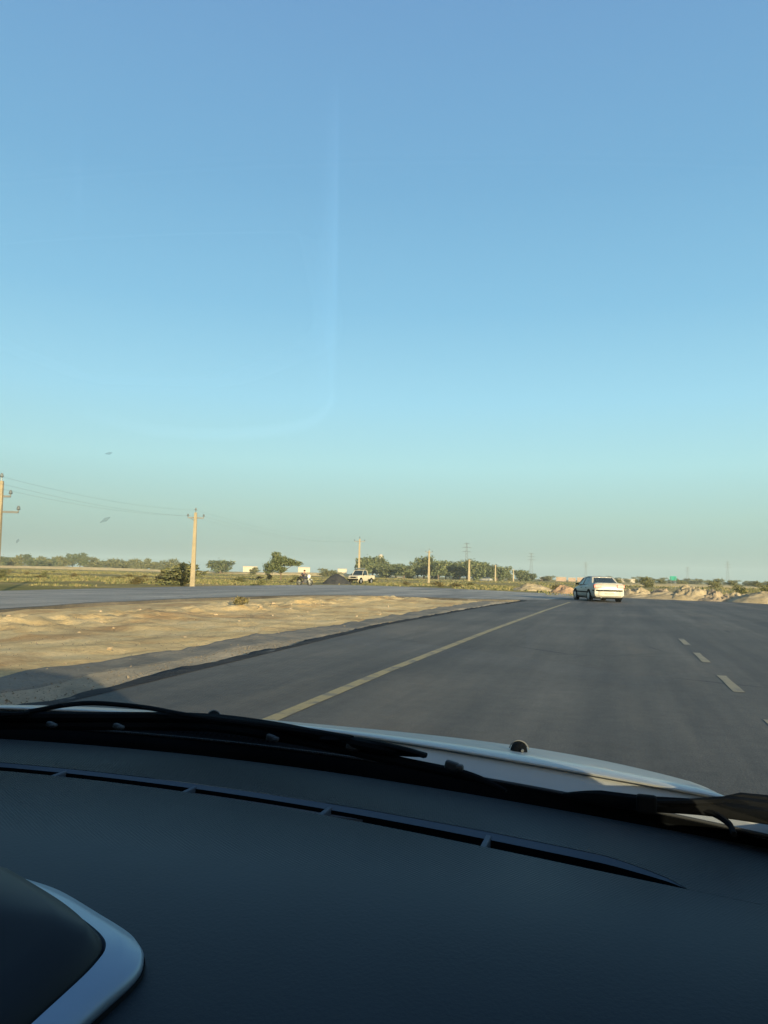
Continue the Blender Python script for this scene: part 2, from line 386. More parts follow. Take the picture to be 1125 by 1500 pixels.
rows = []
for j in range(320):
    y = -10 + 51 * j / 319; xa = -6.72 + .16 * h2(5, y, .25) + .05 * h2(2, y, 1.6); xb = -5.85 + .22 * h2(11, y, .5) + .10 * h2(13, y, 1.9)
    rows.append([(xa + (xb - xa) * i / 10, y, med_z(xa + (xb - xa) * i / 10, y) + (-.02 if i in (0, 10) else .026 + .006 * h2(xa + i * .1, y, 4))) for i in range(11)])
struct(MB().grid(rows).build('old_asphalt_strip', earth_mat('weathered_tarmac', (.13, .125, .11), (.185, .175, .15), (.27, .235, .18), .9, 26, .9, bdist=.03), smooth=True, angle=80))
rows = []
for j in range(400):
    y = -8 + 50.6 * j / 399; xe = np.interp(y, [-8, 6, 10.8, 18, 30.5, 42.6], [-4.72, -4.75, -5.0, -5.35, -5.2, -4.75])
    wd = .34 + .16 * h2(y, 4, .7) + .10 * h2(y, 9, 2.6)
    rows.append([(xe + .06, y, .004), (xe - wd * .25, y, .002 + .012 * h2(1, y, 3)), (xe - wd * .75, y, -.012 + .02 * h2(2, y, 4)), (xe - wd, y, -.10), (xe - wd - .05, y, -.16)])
struct(MB().grid(rows).build('asphalt_lip_and_shadow', TAR_SHADE, smooth=True))  # broken asphalt lip; the edge drop's shadow is put into its dark colour
OLDA = asphalt_mat(3.3)
so_ = wob([(-27.8, 29.2), (-26.0, 10), (-25, -38), (-14.5, -38), (-15.6, 5), (-16.3, 17.1), (-17.4, 22.5), (-17.6, 30), (-16.4, 38.4), (-15, 41.3), (-12.8, 42.5), (-7.8, 42.2), (-4, 45), (-2.5, 55), (-3.2, 66), (-6.9, 66.9), (-12.7, 72.7), (-19, 78.2), (-24.7, 80.1), (-28.7, 78.2), (-30, 67.8), (-29.6, 50.6), (-28.6, 38)], .8, .25, 4)
A = MB(); A.add([(p.x, p.y, .004) for p in so_], [tuple(range(len(so_)))]); struct(A.build('side_road', OLDA))
r = random.Random(8); k = MB()
for _ in range(5200):
    y = 5.5 + 20 * r.random() ** 1.5; x = r.choice((r.uniform(-6.6, -4.8), r.uniform(-6.6, -4.8), r.uniform(-12, -6.5)))
    sz = r.uniform(.005, .015) * (1 if r.random() < .93 else 2); c = Vector((x, y, med_z(x, y) + .015 + sz * .3))
    q = [c + Vector((r.gauss(0, 1), r.gauss(0, 1), r.gauss(0, .8))).normalized() * sz for _ in range(4)]
    k.add(q, [(0, 1, 2), (0, 2, 3), (0, 3, 1), (1, 3, 2)])
o = k.build('loose_gravel', mat('gravel_chips', (.17, .14, .10), .95, var=.5, scale=9, spec=.1)); o['kind'] = 'stuff'

# ------------------------------------------------------------------ the car the photograph is taken from
XC = -.60
def fit(pts, deg=4, xc=-.69):
    x = np.array([p[0] for p in pts]); y = np.array([p[1] for p in pts])
    co = np.polyfit((x - xc) ** 2, y, deg // 2)
    return lambda X: float(np.polyval(co, min((X - xc) ** 2, .85)))
def unp(pts, z): return [(gnd(px, py, z).x, gnd(px, py, z).y) for px, py in pts]
fA = fit(unp([(0, 1082), (200, 1095), (400, 1118), (600, 1148), (800, 1180), (1000, 1216), (1125, 1242)], .90))
fB = fit(unp([(0, 1117), (150, 1130), (300, 1150), (475, 1178), (720, 1218), (850, 1245), (940, 1266)], .90))
fC = fit(unp([(0, 1130), (150, 1143), (268, 1160), (470, 1193), (710, 1240), (850, 1270), (960, 1293)], .90))
fW = fit(unp([(0, 1062), (200, 1075), (400, 1098), (560, 1122), (740, 1149), (900, 1177), (1060, 1212), (1125, 1228)], .915))
def fitx(pts, z, xc, deg=6):
    p = unp(pts, z); x = [a for a, _ in p] + [2 * xc - a for a, _ in p]; y = [b for _, b in p] * 2
    co = np.polyfit(np.array(x) - xc, y, deg); hi = max(a for a, _ in p); sl_ = float(np.polyval(np.polyder(co), hi - xc))
    def f(X):
        d = abs(X - xc); m = hi - xc
        return float(np.polyval(co, d)) if d < m else float(np.polyval(co, m)) + sl_ * (d - m)
    return f
fR = fitx([(380, 1056), (457, 1066), (528, 1079), (617, 1091), (706, 1103.6), (796, 1117), (867, 1131), (924, 1142), (1009, 1158), (1084, 1170)], .945, -.66, 4)
fS = fitx([(230, 1044), (357, 1054), (457, 1060), (563, 1066), (659, 1077), (741, 1087.5), (771, 1095), (867, 1114), (938, 1127), (1009, 1144), (1056, 1156)], .9, -.66, 4)
XR, XL = .25, 2 * XC - .25
own = thing('car', 'white car seen from its own passenger seat, dark dashboard and black wipers', 'car')
cols = [XC - .80 + 1.60 * i / 96 for i in range(97)]
SL0, SL1 = 2 * XC - .066, .066       # ends of the defroster slot
def gap(X):
    d = min(X - SL0, SL1 - X); return max(0.0, min(1.0, d / .075)) ** .55
def crown(X): return -.012 * ((X - XC) / .8) ** 2 * 0
rws = {k: [] for k in range(9)}
front, slotw, pad = [[], [], [], [], []], [[], [], [], []], [[] for _ in range(12)]
for X in cols:
    a, c = fA(X), fC(X); b = c + (fB(X) - c) * gap(X) + .0006
    front[0].append((X, a + .012, .85)); front[1].append((X, a + .006, .893)); front[2].append((X, a - .006, .9)); front[3].append((X, a - .03, .9)); front[4].append((X, b, .9))
    g_ = b - c
    slotw[0].append((X, b, .8995)); slotw[1].append((X, b - g_ * .22, .9 - g_ * .10)); slotw[2].append((X, b - g_ * .24, .9 - min(.06, g_ * 3))); slotw[3].append((X, c, .9 - min(.06, g_ * 3)))
    yb = .40
    for i, t in enumerate((0, 0, .03, .12, .25, .4, .55, .7, .84, .93, .98, 1)):
        z = .9 - .10 * max(0, t - .12) ** 2
        if i == 0: z = .83
        if t > .9: z -= .05 * ((t - .9) / .1) ** 2
        pad[i].append((X, c + (yb - c) * t, z))
dash = MB().grid(pad).build('dashboard', DASH, own, smooth=True, angle=50)
MB().grid(front).build('dash_front_strip', DASH, dash, smooth=True, angle=60)
MB().grid(slotw[:2]).build('slot_lip', DASHL, dash, smooth=True)
MB().grid(slotw[1:]).build('defroster_slot', VOIDB, dash)
face = MB().grid([[(X, .40, .83) for X in cols], [(X, .42, .6) for X in cols], [(X, .62, .25) for X in cols]]).build('dash_face', DASH, dash, smooth=True)
for px, py in ((65, 1138), (262, 1161), (466, 1193), (706, 1240)):
    p = gnd(px, py, .9); X = p.x; c, b = fC(X), fB(X)
    d = MB(); d.box((X, (b + c) / 2, .876), (.007, (b - c) * 1.02, .044)); d.build('slot_divider', DASHL, dash, bevel=.0015)
# centre pod with its silver surround
def padz(y): return .9 - .10 * max(0, (.945 - y) / .545 - .12) ** 2
def unp_pad(pts, lift):
    out = []
    for px, py in pts:
        z = .9
        for _ in range(8): q = gnd(px, py, z); z = padz(q.y) + lift
        out.append((q.x, q.y))
    return out
oc = unp_pad([(40, 1288), (90, 1305), (150, 1340), (190, 1365), (205, 1380), (211, 1398), (198, 1425), (140, 1478), (60, 1552)], .012)
ic = unp_pad([(28, 1287), (100, 1330), (135, 1355), (152, 1372), (155, 1386), (146, 1402), (120, 1430), (60, 1485), (0, 1540)], .022)
def smooth_curve(pts, n):
    out = []
    P = [pts[0]] + list(pts) + [pts[-1]]
    for i in range(1, len(P) - 2):
        for k in range(n):
            t = k / n; q = []
            for d in range(len(P[0])):
                p0, p1, p2, p3 = P[i - 1][d], P[i][d], P[i + 1][d], P[i + 2][d]
                q.append(.5 * ((2 * p1) + (-p0 + p2) * t + (2 * p0 - 5 * p1 + 4 * p2 - p3) * t * t + (-p0 + 3 * p1 - 3 * p2 + p3) * t ** 3))
            out.append(tuple(q))
    out.append(tuple(pts[-1])); return out
PX = -.64
def loopy(c):
    c = smooth_curve(c, 6); return c + [(2 * PX - x, y) for x, y in reversed(c)]
oc, ic = loopy(oc), loopy(ic)
cen = (PX, .50)
def ringz(c, s, z): return [(cen[0] + (x - cen[0]) * s, cen[1] + (y - cen[1]) * s, padz(y) + z - .9) for x, y in c]
pod = MB().loft([ringz(ic, 1.0, .905), ringz(ic, .985, .922), ringz(ic, .93, .934), ringz(ic, .82, .942), ringz(ic, .6, .946), ringz(ic, .3, .947), ringz(ic, .05, .947)]).build('instrument_pod', POD, dash, smooth=True, angle=70)
MB().loft([ringz(oc, 1.0, .904), ringz(oc, 1.0, .909), ringz(oc, .988, .913), [(a[0] * .45 + b[0] * .55, a[1] * .45 + b[1] * .55, padz(a[1] * .45 + b[1] * .55) + .018) for a, b in zip(oc, ic)], ringz(ic, 1.0, .921), ringz(ic, .97, .90)], caps=False).build('silver_surround', SILV, pod, smooth=True, angle=50)
MB().loft([ringz(oc, 1.012, .890), ringz(oc, 1.004, .905)], caps=False).build('pod_skirt', POD, pod, smooth=True, angle=50)
# screen seal, frit and glass
frit = MB().grid([[(X, fW(X) + .004, .917) for X in cols], [(X, fW(X) - .004, .915) for X in cols], [(X, fA(X) + .014, .902) for X in cols], [(X, fA(X) + .013, .85) for X in cols]])
frit.build('screen_base_band', VOIDB, own, smooth=True)
sb = MB(); sb.tube([(X, fW(X), .917) for X in cols], .0022, 6)
for i in range(230):
    X = XC - .78 + 1.08 * i / 229; sb.box((X, fW(X) - .002, .9185), (.0028, .004, .0025))
sb.build('rubber_seal', mat('seal_rubber', (.03, .033, .034), .7), own)
def shield(X, t):
    xt = XC + (X - XC) * (1 - .05 * t); y0 = fW(X); y1 = .235 - .06 * ((X - XC) / .8) ** 2
    return Vector((xt, y0 + (y1 - y0) * t, .918 + (1.425 - .918) * t + .03 * math.sin(math.pi * t)))
MB().grid([[shield(X, t) for X in cols[::4]] for t in np.linspace(0, 1, 14)]).build('windscreen', GLASS, own, smooth=True)
# scuttle, hood
def scut(X, t, lift=0): return (X, fW(X) + .003 + (fR(X) + .006 - fW(X) - .003) * t, .912 + .026 * t + lift)
MB().grid([[scut(X, t) for X in cols] for t in (0, .3, .7, 1)]).build('scuttle_panel', OWNW, own, smooth=True, angle=60)
hood_rows = [[] for _ in range(12)]
for X in cols:
    r, s = fR(X), fS(X); side = max(0, abs(X - XC) - .70) / .1
    zr = .945 - .02 * side ** 2; zs = .9 - .07 * side ** 2
    L = s - r; m1 = (zs - zr) / L
    # cubic slope: shallow at the back, 11.5 degrees at s
    P = [(r + .006, zr - .006), (r, zr - .0035), (r, zr - .0015), (r + .003, zr)]
    sl_s = -(1.2 - zs) / math.hypot(X, s)
    ki = (sl_s - m1) * 1.0
    for t in (.25, .5, .75, 1.0):
        P.append((r + L * t, zr + (zs - zr) * t - ki * L * t * (1 - t)))
    ext = max(.3, 2.10 - .28 * ((X - XC) / .8) ** 4 - s)
    for t in (.25, .5, .8, 1.0):
        d = ext * t; P.append((s + d, zs + sl_s * d - .14 * d * d - .10 * t ** 4 - .16 * side ** 2 * t))
    for i, (y, z) in enumerate(P): hood_rows[i].append((X, y, z))
hood = MB().grid(hood_rows).build('hood', OWNW, own, smooth=True, angle=60)
for s in (1, -1):
    i0 = 96 if s > 0 else 0; X2 = XR if s > 0 else XL
    ed = [row[i0] for row in hood_rows[3:]]
    MB().grid([ed, [(X2 * .6 + x * .4, y, z - .012) for x, y, z in ed], [(X2, y, z - .07) for x, y, z in ed], [(X2, y, z - .22) for x, y, z in ed]]).build('fender', OWNW, own, smooth=True, angle=70)
for px, py in ((760, 1096), (312, 1050)):
    p = gnd(px, py, .935); j = MB()
    rings = []
    for t in np.linspace(0, 1, 7):
        w = math.cos(t * 1.45)
        rings.append([(p.x + .0135 * w * math.cos(a), p.y + .020 * w * math.sin(a) + .004 * t, p.z - .006 + .0165 * math.sin(t * 1.5)) for a in np.linspace(0, 2 * math.pi, 15)[:-1]])
    jet = j.loft(rings).build('washer_jet', BLKP, own, smooth=True)
    k = MB(); k.tube([(p.x + .008, p.y - .018, p.z + .001), (p.x + .008, p.y - .0225, p.z + .001)], .0022, 8); k.build('jet_nozzle', STEEL, jet)
    k = MB(); k.tube([(p.x + .0150 * math.cos(a), p.y + .004, p.z - .004 + .0150 * math.sin(a)) for a in np.linspace(.15, 2.99, 14)], .0009, 5); k.build('jet_rim', STEEL, jet)
# black cowl grille under the driver's blade
gcols = [X for X in cols if X < -.335]
def gt(X): return max(0, min(1, (-.335 - X) / .2))
cg = MB().grid([[scut(X, .0, .003) for X in gcols], [scut(X, .06 + .26 * gt(X), .004) for X in gcols], [scut(X, .08 + .78 * gt(X), .004) for X in gcols], [scut(X, .08 + .79 * gt(X), -.002) for X in gcols]])
cgo = cg.build('cowl_grille', BLKP, own, smooth=True, angle=50)
sl_ = MB()
for i in range(90):
    X = -1.34 + .80 * i / 89; a, b_ = Vector(scut(X, .2, .006)), Vector(scut(X, .7, .006)); sl_.tube([a, b_], .0016, 4)
sl_.build('grille_slats', BLKP, cgo)
# wipers
def upt(pts): return [gnd(px, py, z) for px, py, z in pts]
def sm3(pts, n=6): return [Vector(p) for p in smooth_curve([tuple(p) for p in pts], n)]
wip = bpy.data.objects.new('driver_wiper', None); COL.objects.link(wip); wip.parent = own; wip.empty_display_size = .1
blade = sm3(upt([(-260, 1062, .952), (0, 1055, .952), (150, 1056, .952), (300, 1058, .952), (400, 1071, .952), (500, 1089, .952), (600, 1110, .950), (690, 1129, .946), (742, 1149, .938)]))
n = len(blade)
bl = MB(); bl.tube([p - Vector((0, 0, .008)) for p in blade], [.0065] * (n - 8) + [.0065 - .0045 * k / 7 for k in range(8)], 8, 1.1); bl.build('wiper_blade', BLKP, wip, smooth=True)
br = sm3(upt([(-200, 1054, .958), (0, 1050, .958), (150, 1050, .958), (300, 1052, .958), (400, 1064, .958), (480, 1080, .958), (560, 1096, .957), (625, 1106, .956)]))
bm_ = MB(); bm_.tube(br, [.0095] * (len(br) - 6) + [.0095 - .006 * k / 5 for k in range(6)], 8, .85); bm_.build('wiper_bridge', BLKP, wip, smooth=True)
arm = sm3(upt([(-300, 1046, .965), (0, 1047, .965), (45, 1042, .967), (95, 1033, .972), (140, 1030, .974), (210, 1036, .973), (265, 1046, .970), (310, 1053, .966), (420, 1067, .963), (515, 1083, .962)]))
am = MB(); am.tube(arm, [.0050 if 6 < k < 42 else .0075 for k in range(len(arm))], 8, .8); am.build('wiper_arm', BLKP, wip, smooth=True)
for px, py, s_ in ((74, 1061, .6), (172, 1064, .65), (397, 1081, .75), (515, 1094, .8), (662, 1122, .95)):
    p = gnd(px, py, .952); k = MB(); k.box(p, (.020 * s_, .010, .013 * s_), Matrix.Rotation(R(12), 3, 'Y')); k.box(p + Vector((.011 * s_, -.001, -.001)), (.010, .011, .009 * s_))
    k.build('blade_joint', mat('joint_plastic', (.016, .018, .019), .6), wip, bevel=.003)
sp = sm3(upt([(470, 1082, .958), (530, 1085, .962), (590, 1097, .962), (625, 1108, .956)])); k = MB(); k.tube(sp, [.004, *[.006] * (len(sp) - 2), .003], 6, .6); k.build('blade_spoiler', BLKP, wip, smooth=True)
wip2 = bpy.data.objects.new('passenger_wiper', None); COL.objects.link(wip2); wip2.parent = own; wip2.empty_display_size = .1
b2 = sm3(upt([(825, 1165, .938), (870, 1168, .944), (945, 1177, .946), (1030, 1183, .944), (1125, 1196, .944), (1215, 1210, .944)]))
k = MB(); k.tube(b2, [.002 + .0055 * min(1, i / 7) for i in range(len(b2))], 8, 1.2); k.build('wiper_blade', BLKP, wip2, smooth=True)
b3 = sm3(upt([(955, 1175, .950), (1010, 1175, .951), (1065, 1174, .952), (1125, 1181, .952), (1215, 1194, .952)]))
k = MB(); k.tube(b3, [.003 + .005 * min(1, i / 14) for i in range(len(b3))], 8, .8); k.build('wiper_arm', BLKP, wip2, smooth=True)
b4 = sm3(upt([(955, 1180, .947), (1010, 1183, .943), (1045, 1192, .941), (1068, 1207, .938), (1075, 1222, .934)])); k = MB(); k.tube(b4, [.0035] * len(b4), 6); k.build('washer_hose', BLKP, wip2, smooth=True)
p = gnd(947, 1178, .95); k = MB(); k.box(p, (.022, .012, .020)); k.build('blade_joint', BLKP, wip2, bevel=.003)
k = MB(); k.tube(upt([(1056, 1169, .954), (1085, 1167, .956), (1125, 1172, .956), (1215, 1184, .956)]), [.002, .006, .007, .007], 8, .8); k.build('wiper_pivot_cover', BLKP, wip2, smooth=True)
# shell of the car around the camera
def side_outline():
    def arc(cy): return [(cy + .33 * math.cos(a), .30 + .33 * math.sin(a)) for a in np.linspace(0, math.pi, 11)]
    pts = [(2.12, .30), (2.10, .48), (1.95, .56), (1.5, .64), (1.05, .80), (.85, .90), (-1.2, .95), (-1.95, .93), (-2.05, .6), (-2.02, .3)]
    low = list(reversed([p for p in arc(-1.35)])) + [(-.9, .22), (1.0, .22)] + list(reversed(arc(1.42)))
    return pts + low
so = side_outline()
for X, off in ((XR, -.05), (XL, .05)):
    MB().prism([(X, y, z) for y, z in so], (off, 0, 0)).build('body_side', OWNW, own)
rf = [[(XC + s * .775 * (1 - .03 * t),   .23 - .055 * abs(s) ** 2 - 1.5 * t, 1.432 + .03 * (1 - s * s) + .02 * math.sin(math.pi * t)) for s in np.linspace(-1, 1, 17)] for t in np.linspace(0, 1, 13)]
MB().grid(rf).build('roof', OWNW, own, smooth=True, solid=.03)
for s, XB in ((1, XR), (-1, XL)):
    q = lambda x: XC + s * x
    k = MB(); k.tube([(q(.82), .835, .90), (q(.81), .79, .94), (q(.80), .60, 1.13), (q(.785), .30, 1.38), (q(.77), .14, 1.45)], .036, 8); k.build('front_pillar', OWNW, own, smooth=True)
    k = MB(); k.box((q(.80), -.55, 1.18), (.05, .12, .54), Matrix.Rotation(-s * R(6), 3, 'Y')); k.build('centre_pillar', BLKP, own)
    k = MB(); k.prism([(q(.83), -1.35, .93), (q(.83), -1.75, .93), (q(.76), -1.28, 1.45), (q(.76), -1.1, 1.45)], (-s * .04, 0, 0)); k.build('rear_pillar', OWNW, own)
    k = MB(); k.prism([(q(.815), .82, .91), (q(.825), -.5, .93), (q(.77), -.5, 1.45), (q(.77), .17, 1.45)], (-s * .006, 0, 0)); k.build('front_side_window', SUNBLK, own)
    k = MB(); k.prism([(q(.825), -.6, .93), (q(.825), -1.4, .93), (q(.77), -1.15, 1.45), (q(.77), -.6, 1.45)], (-s * .006, 0, 0)); k.build('rear_side_window', SUNBLK, own)
    for cy in (1.42, -1.35):
        k = MB()
        k.tube([(q(.66), cy, .29), (q(.68), cy, .29), (q(.82), cy, .29), (q(.84), cy, .29)], [.24, .29, .29, .25], 24); t = k.build('wheel', RUB, own, smooth=True)
        k = MB(); k.tube([(q(.70), cy, .29), (q(.845), cy, .29), (q(.85), cy, .29)], [.19, .19, .17], 20); k.build('rim', RIM, t, smooth=True)
k = MB(); k.prism([(XC - .75, -1.26, 1.44), (XC + .75, -1.26, 1.44), (XC + .74, -1.78, .95), (XC - .74, -1.78, .95)], (0, -.006, -.003)); k.build('rear_window', SUNBLK, own)
k = MB(); k.box((XC, -1.9, .62), (1.58, .3, .62)); k.build('tailgate', OWNW, own, bevel=.03)
MB().grid([[(x, y - .05, z - .034) for x, y, z in row] for row in rf]).build('headliner', mat('headliner_cloth', (.06, .06, .06), .95), own, smooth=True)
for s in (1, -1): k = MB(); k.box((XC + s * .785, -.25, .60), (.02, 1.9, .60)); k.build('door_trim', mat('door_trim_plastic', (.03, .032, .035), .7), own)
for s in (1, -1): k = MB(); k.box((XC + s * .82, .925, .895), (.05, .22, .08)); k.build('dash_sun_block', BLKP, own, bevel=.008)  # unseen blocks added to keep the low sun off the dash ends
k = MB(); k.box((XC, 0, .24), (1.5, 3.9, .06)); k.build('floor_pan', LINER, own)
k = MB(); k.box((XC, .98, .58), (1.5, .05, .62)); k.build('bulkhead', LINER, own)
bmp = [[(XC + .80 * s, 2.12 + .10 * (1 - s ** 4), z) for s in np.linspace(-1, 1, 21)] for z in (.25, .4, .55, .66)]
MB().grid(bmp).build('front_bumper', OWNW, own, smooth=True, solid=.03)
# marks on the glass
GP = np.array([[tuple(shield(X, t)) for t in np.linspace(0, 1, 90)] for X in np.linspace(-1.35, .2, 220)]).reshape(-1, 3)
def on_glass(px, py, lift=.003):
    d = np.array(ray(px, py).normalized()); q = GP - np.array(EYE); L = np.linalg.norm(q, axis=1)
    k_ = int(np.argmin(np.linalg.norm(q / L[:, None] - d, axis=1))); return EYE + Vector(d) * (float(L[k_]) - lift)
BUGM = film_mat('dried_insect_film', .13, (.12, .11, .10))
for px, py, w, h_, a in ((155, 761, .0065, .0018, -28), (26, 792, .003, .0014, -60), (160, 664, .0035, .0012, -10)):
    c = on_glass(px, py); rr = Matrix.Rotation(R(a), 3, FW)
    k = MB(); k.tube([c - rr @ RT * w, c, c + rr @ RT * w * .7], [h_ * .2, h_, h_ * .3], 8); k.build('insect_smear', BUGM, own, smooth=True)

def veil_mat():
    m = bpy.data.materials.new('dust_smear_film'); m.use_nodes = True; n, l = m.node_tree.nodes, m.node_tree.links
    n.remove(n['Principled BSDF']); out = n['Material Output']
    tr = n.new('ShaderNodeBsdfTransparent'); d = n.new('ShaderNodeBsdfTranslucent'); at = n.new('ShaderNodeAttribute'); at.attribute_name = 'dust'
    l.new(at.outputs['Fac'], d.inputs[0]); a = n.new('ShaderNodeAddShader'); l.new(tr.outputs[0], a.inputs[0]); l.new(d.outputs[0], a.inputs[1]); l.new(a.outputs[0], out.inputs[0]); return m
VEIL = veil_mat()
def glass_at(px, py):
    c = on_glass(px, py, .006); return c
def smear(paths, wfun, dens):
    k = MB(); rows = []; al = []
    for i, (px, py) in enumerate(paths):
        t = i / (len(paths) - 1); w = wfun(t); row = []
        for u in np.linspace(0, 1, 9):
            row.append(glass_at(px - w * (1 - u), py)); al.append(dens * (u ** 2 if u < 1 else 0) * math.sin(math.pi * min(1, t * 1.02)) ** .7)
        rows.append(row)
    k.grid(rows); o = k.build('dust_smear', VEIL, own)
    at = o.data.attributes.new('dust', 'FLOAT', 'POINT')
    for i, v in enumerate(al): at.data[i].value = v
smear([(499 - 6 * (j / 11) ** 2, 100 + 530 * j / 11) for j in range(12)], lambda t: 30 + 34 * t, .14)
smear([(122, 180 + 170 * j / 7) for j in range(8)], lambda t: 34, .055)
arc = smooth_curve([(490, 590), (470, 622), (420, 640), (320, 648), (210, 640), (100, 610)], 3)
k = MB(); rows = []; al = []
for i, (px, py) in enumerate(arc):
    t = i / (len(arc) - 1); rows.append([glass_at(px, py - 24 * (1 - u)) for u in np.linspace(0, 1, 7)]); al += [.085 * math.sin(math.pi * u) * math.sin(math.pi * min(1, .12 + .88 * t)) ** .8 for u in np.linspace(0, 1, 7)]
o = k.grid(rows).build('dust_smear', VEIL, own); at = o.data.attributes.new('dust', 'FLOAT', 'POINT')
for i, v in enumerate(al): at.data[i].value = v
# ------------------------------------------------------------------ cars and people on the road
def wheel_set(root, pos, r, w):
    for x, y in pos:
        s = 1 if x > 0 else -1
        k = MB(); k.tube([(x - s * w, y, r), (x - s * (w - .02), y, r), (x - s * .02, y, r), (x, y, r)], [r * .85, r, r, r * .86], 20); t = k.build('wheel', RUB, root, smooth=True)
        k = MB(); k.tube([(x - s * w * .5, y, r), (x + s * .004, y, r), (x + s * .012, y, r)], [r * .62, r * .62, r * .5], 16); k.build('rim', RIM, t, smooth=True)
def sedan(loc, rz):
    t = thing('sedan', 'white saloon car turning left across the junction, rear lit by low sun', 'car', loc, rz)
    st = [(2.18, .60, .30, .56), (2.10, .76, .26, .66), (1.85, .82, .22, .74), (1.2, .85, .22, .84), (.95, .855, .22, .89), (0, .86, .22, .93), (-1.1, .86, .22, .985), (-1.5, .85, .22, 1.05), (-1.95, .835, .22, 1.06), (-2.08, .82, .24, 1.04), (-2.15, .80, .26, .96), (-2.18, .79, .30, .80)]
    rings = []
    for y, w, zb, zt in st:
        h = zt - zb
        half = [(w * .86, zb), (w * .97, zb + h * .12), (w, zb + h * .35), (w * .995, zb + h * .62), (w * .965, zb + h * .86), (w * .88, zt - .01), (w * .55, zt + .008)]
        rings.append([(x, y, z) for x, z in half] + [(-x, y, z) for x, z in reversed(half)])
    b = MB().loft(rings).build('body', WHITE, t, smooth=True, angle=38)
    gl = []
    for y, w, z in ((1.0, .74, .88), (.42, .62, 1.30), (.25, .58, 1.375), (-.35, .585, 1.41), (-.85, .575, 1.385), (-1.0, .60, 1.33), (-1.52, .74, .94)):
        gl.append((y, w, z))
    rr = []
    for y, w, z in gl: rr.append([(-w, y, z), (-w * .8, y, z + .018), (0, y, z + .026), (w * .8, y, z + .018), (w, y, z)])
    top = MB().grid(rr[1:6]); roof = top.build('roof', WHITE, t, smooth=True, solid=.03)
    W0, W1 = gl[0], gl[1]
    def pane(name, pts, th): MB().prism(pts, th).build(name, DGLASS, t)
    pane('windscreen', [(-.72, .98, .90), (.72, .98, .90), (.60, .44, 1.29), (-.60, .44, 1.29)], (0, -.01, -.01))
    pane('rear_window', [(-.64, -1.42, 1.06), (.64, -1.42, 1.06), (.54, -1.02, 1.34), (-.54, -1.02, 1.34)], (0, .01, -.01))
    for s in (1, -1):
        pane('front_side_window', [(s * .785, .80, .93), (s * .79, .02, .94), (s * .615, .02, 1.35), (s * .625, .40, 1.30)], (-s * .01, 0, 0))
        pane('rear_side_window', [(s * .79, -.06, .94), (s * .78, -.92, .95), (s * .61, -.78, 1.34), (s * .615, -.06, 1.35)], (-s * .01, 0, 0))
        def bar(pts, r): k = MB(); k.tube(pts, r, 6); return k
        bar([(s * .79, .98, .90), (s * .62, .42, 1.31)], .035).build('front_pillar', WHITE, t)
        bar([(s * .80, -.02, .93), (s * .605, -.02, 1.36)], .03).build('centre_pillar', WHITE, t)
        k = MB(); k.prism([(s * .80, -.93, .94), (s * .76, -1.56, .945), (s * .60, -1.03, 1.36), (s * .60, -.80, 1.37)], (-s * .10, 0, 0)); k.build('rear_pillar', WHITE, t, bevel=.015)
        k = MB(); k.box((s * .60, -2.18, .87), (.36, .06, .17)); k.box((s * .80, -2.10, .87), (.05, .18, .16)); k.build('tail_light', RED, t, bevel=.01)
        k = MB(); k.box((s * .868, .0, .52), (.016, 2.1, .07)); k.build('side_strip', BLKP, t)
        k = MB(); k.box((s * .92, .72, .96), (.16, .09, .11)); k.build('mirror', BLKP, t, bevel=.02)
        k = MB(); k.box((s * .868, -.80, .76), (.015, .16, .03)); k.build('door_handle', BLKP, t)
        k = MB(); k.box((s * .868, .12, .75), (.015, .16, .03)); k.build('door_handle', BLKP, t)
        for cy in (1.32, -1.28):
            k = MB(); k.tube([(s * .70, cy, .33), (s * .866, cy, .33)], [.365, .365], 24); k.build('wheel_arch', BLKP, t)
    wheel_set(t, [(.872, 1.32), (-.872, 1.32), (.872, -1.28), (-.872, -1.28)], .305, .19)
    bp = [[(.86 * s, -2.02 - .20 * (1 - abs(s) ** 5), z) for s in np.linspace(-1, 1, 17)] for z in (.31, .36, .55, .60)]
    MB().grid(bp).build('rear_bumper', WHITE, t, smooth=True, solid=.04)
    k = MB(); k.grid([[(.875 * s, -2.05 - .20 * (1 - abs(s) ** 6), z) for s in np.linspace(-1, 1, 17)] for z in (.595, .665)]); k.build('bumper_strip', BLKP, t, smooth=True, solid=.03)
    k = MB(); k.box((0, -2.235, .47), (.50, .012, .11)); k.build('number_plate', PLATE, t)
    k = MB(); k.box((0, -.1, .22), (1.5, 3.9, .10)); k.build('underbody', BLKP, t)
    k = MB(); k.tube([(-.45, -1.8, .25), (-.45, -2.2, .24)], .03, 8); k.build('exhaust_pipe', STEEL, t)
    k = MB(); k.box((0, -2.178, .79), (1.40, .006, .008)); k.build('boot_seam', BLKP, t)
    bp = [[(.80 * s, 2.02 + .20 * (1 - abs(s) ** 4), z) for s in np.linspace(-1, 1, 17)] for z in (.28, .40, .54)]
    MB().grid(bp).build('front_bumper', WHITE, t, smooth=True, solid=.04)
    return t
sd = sedan((-1.12, 47.0, .0), R(18.5)); sd.scale = (1.04, 1.04, 1.0)

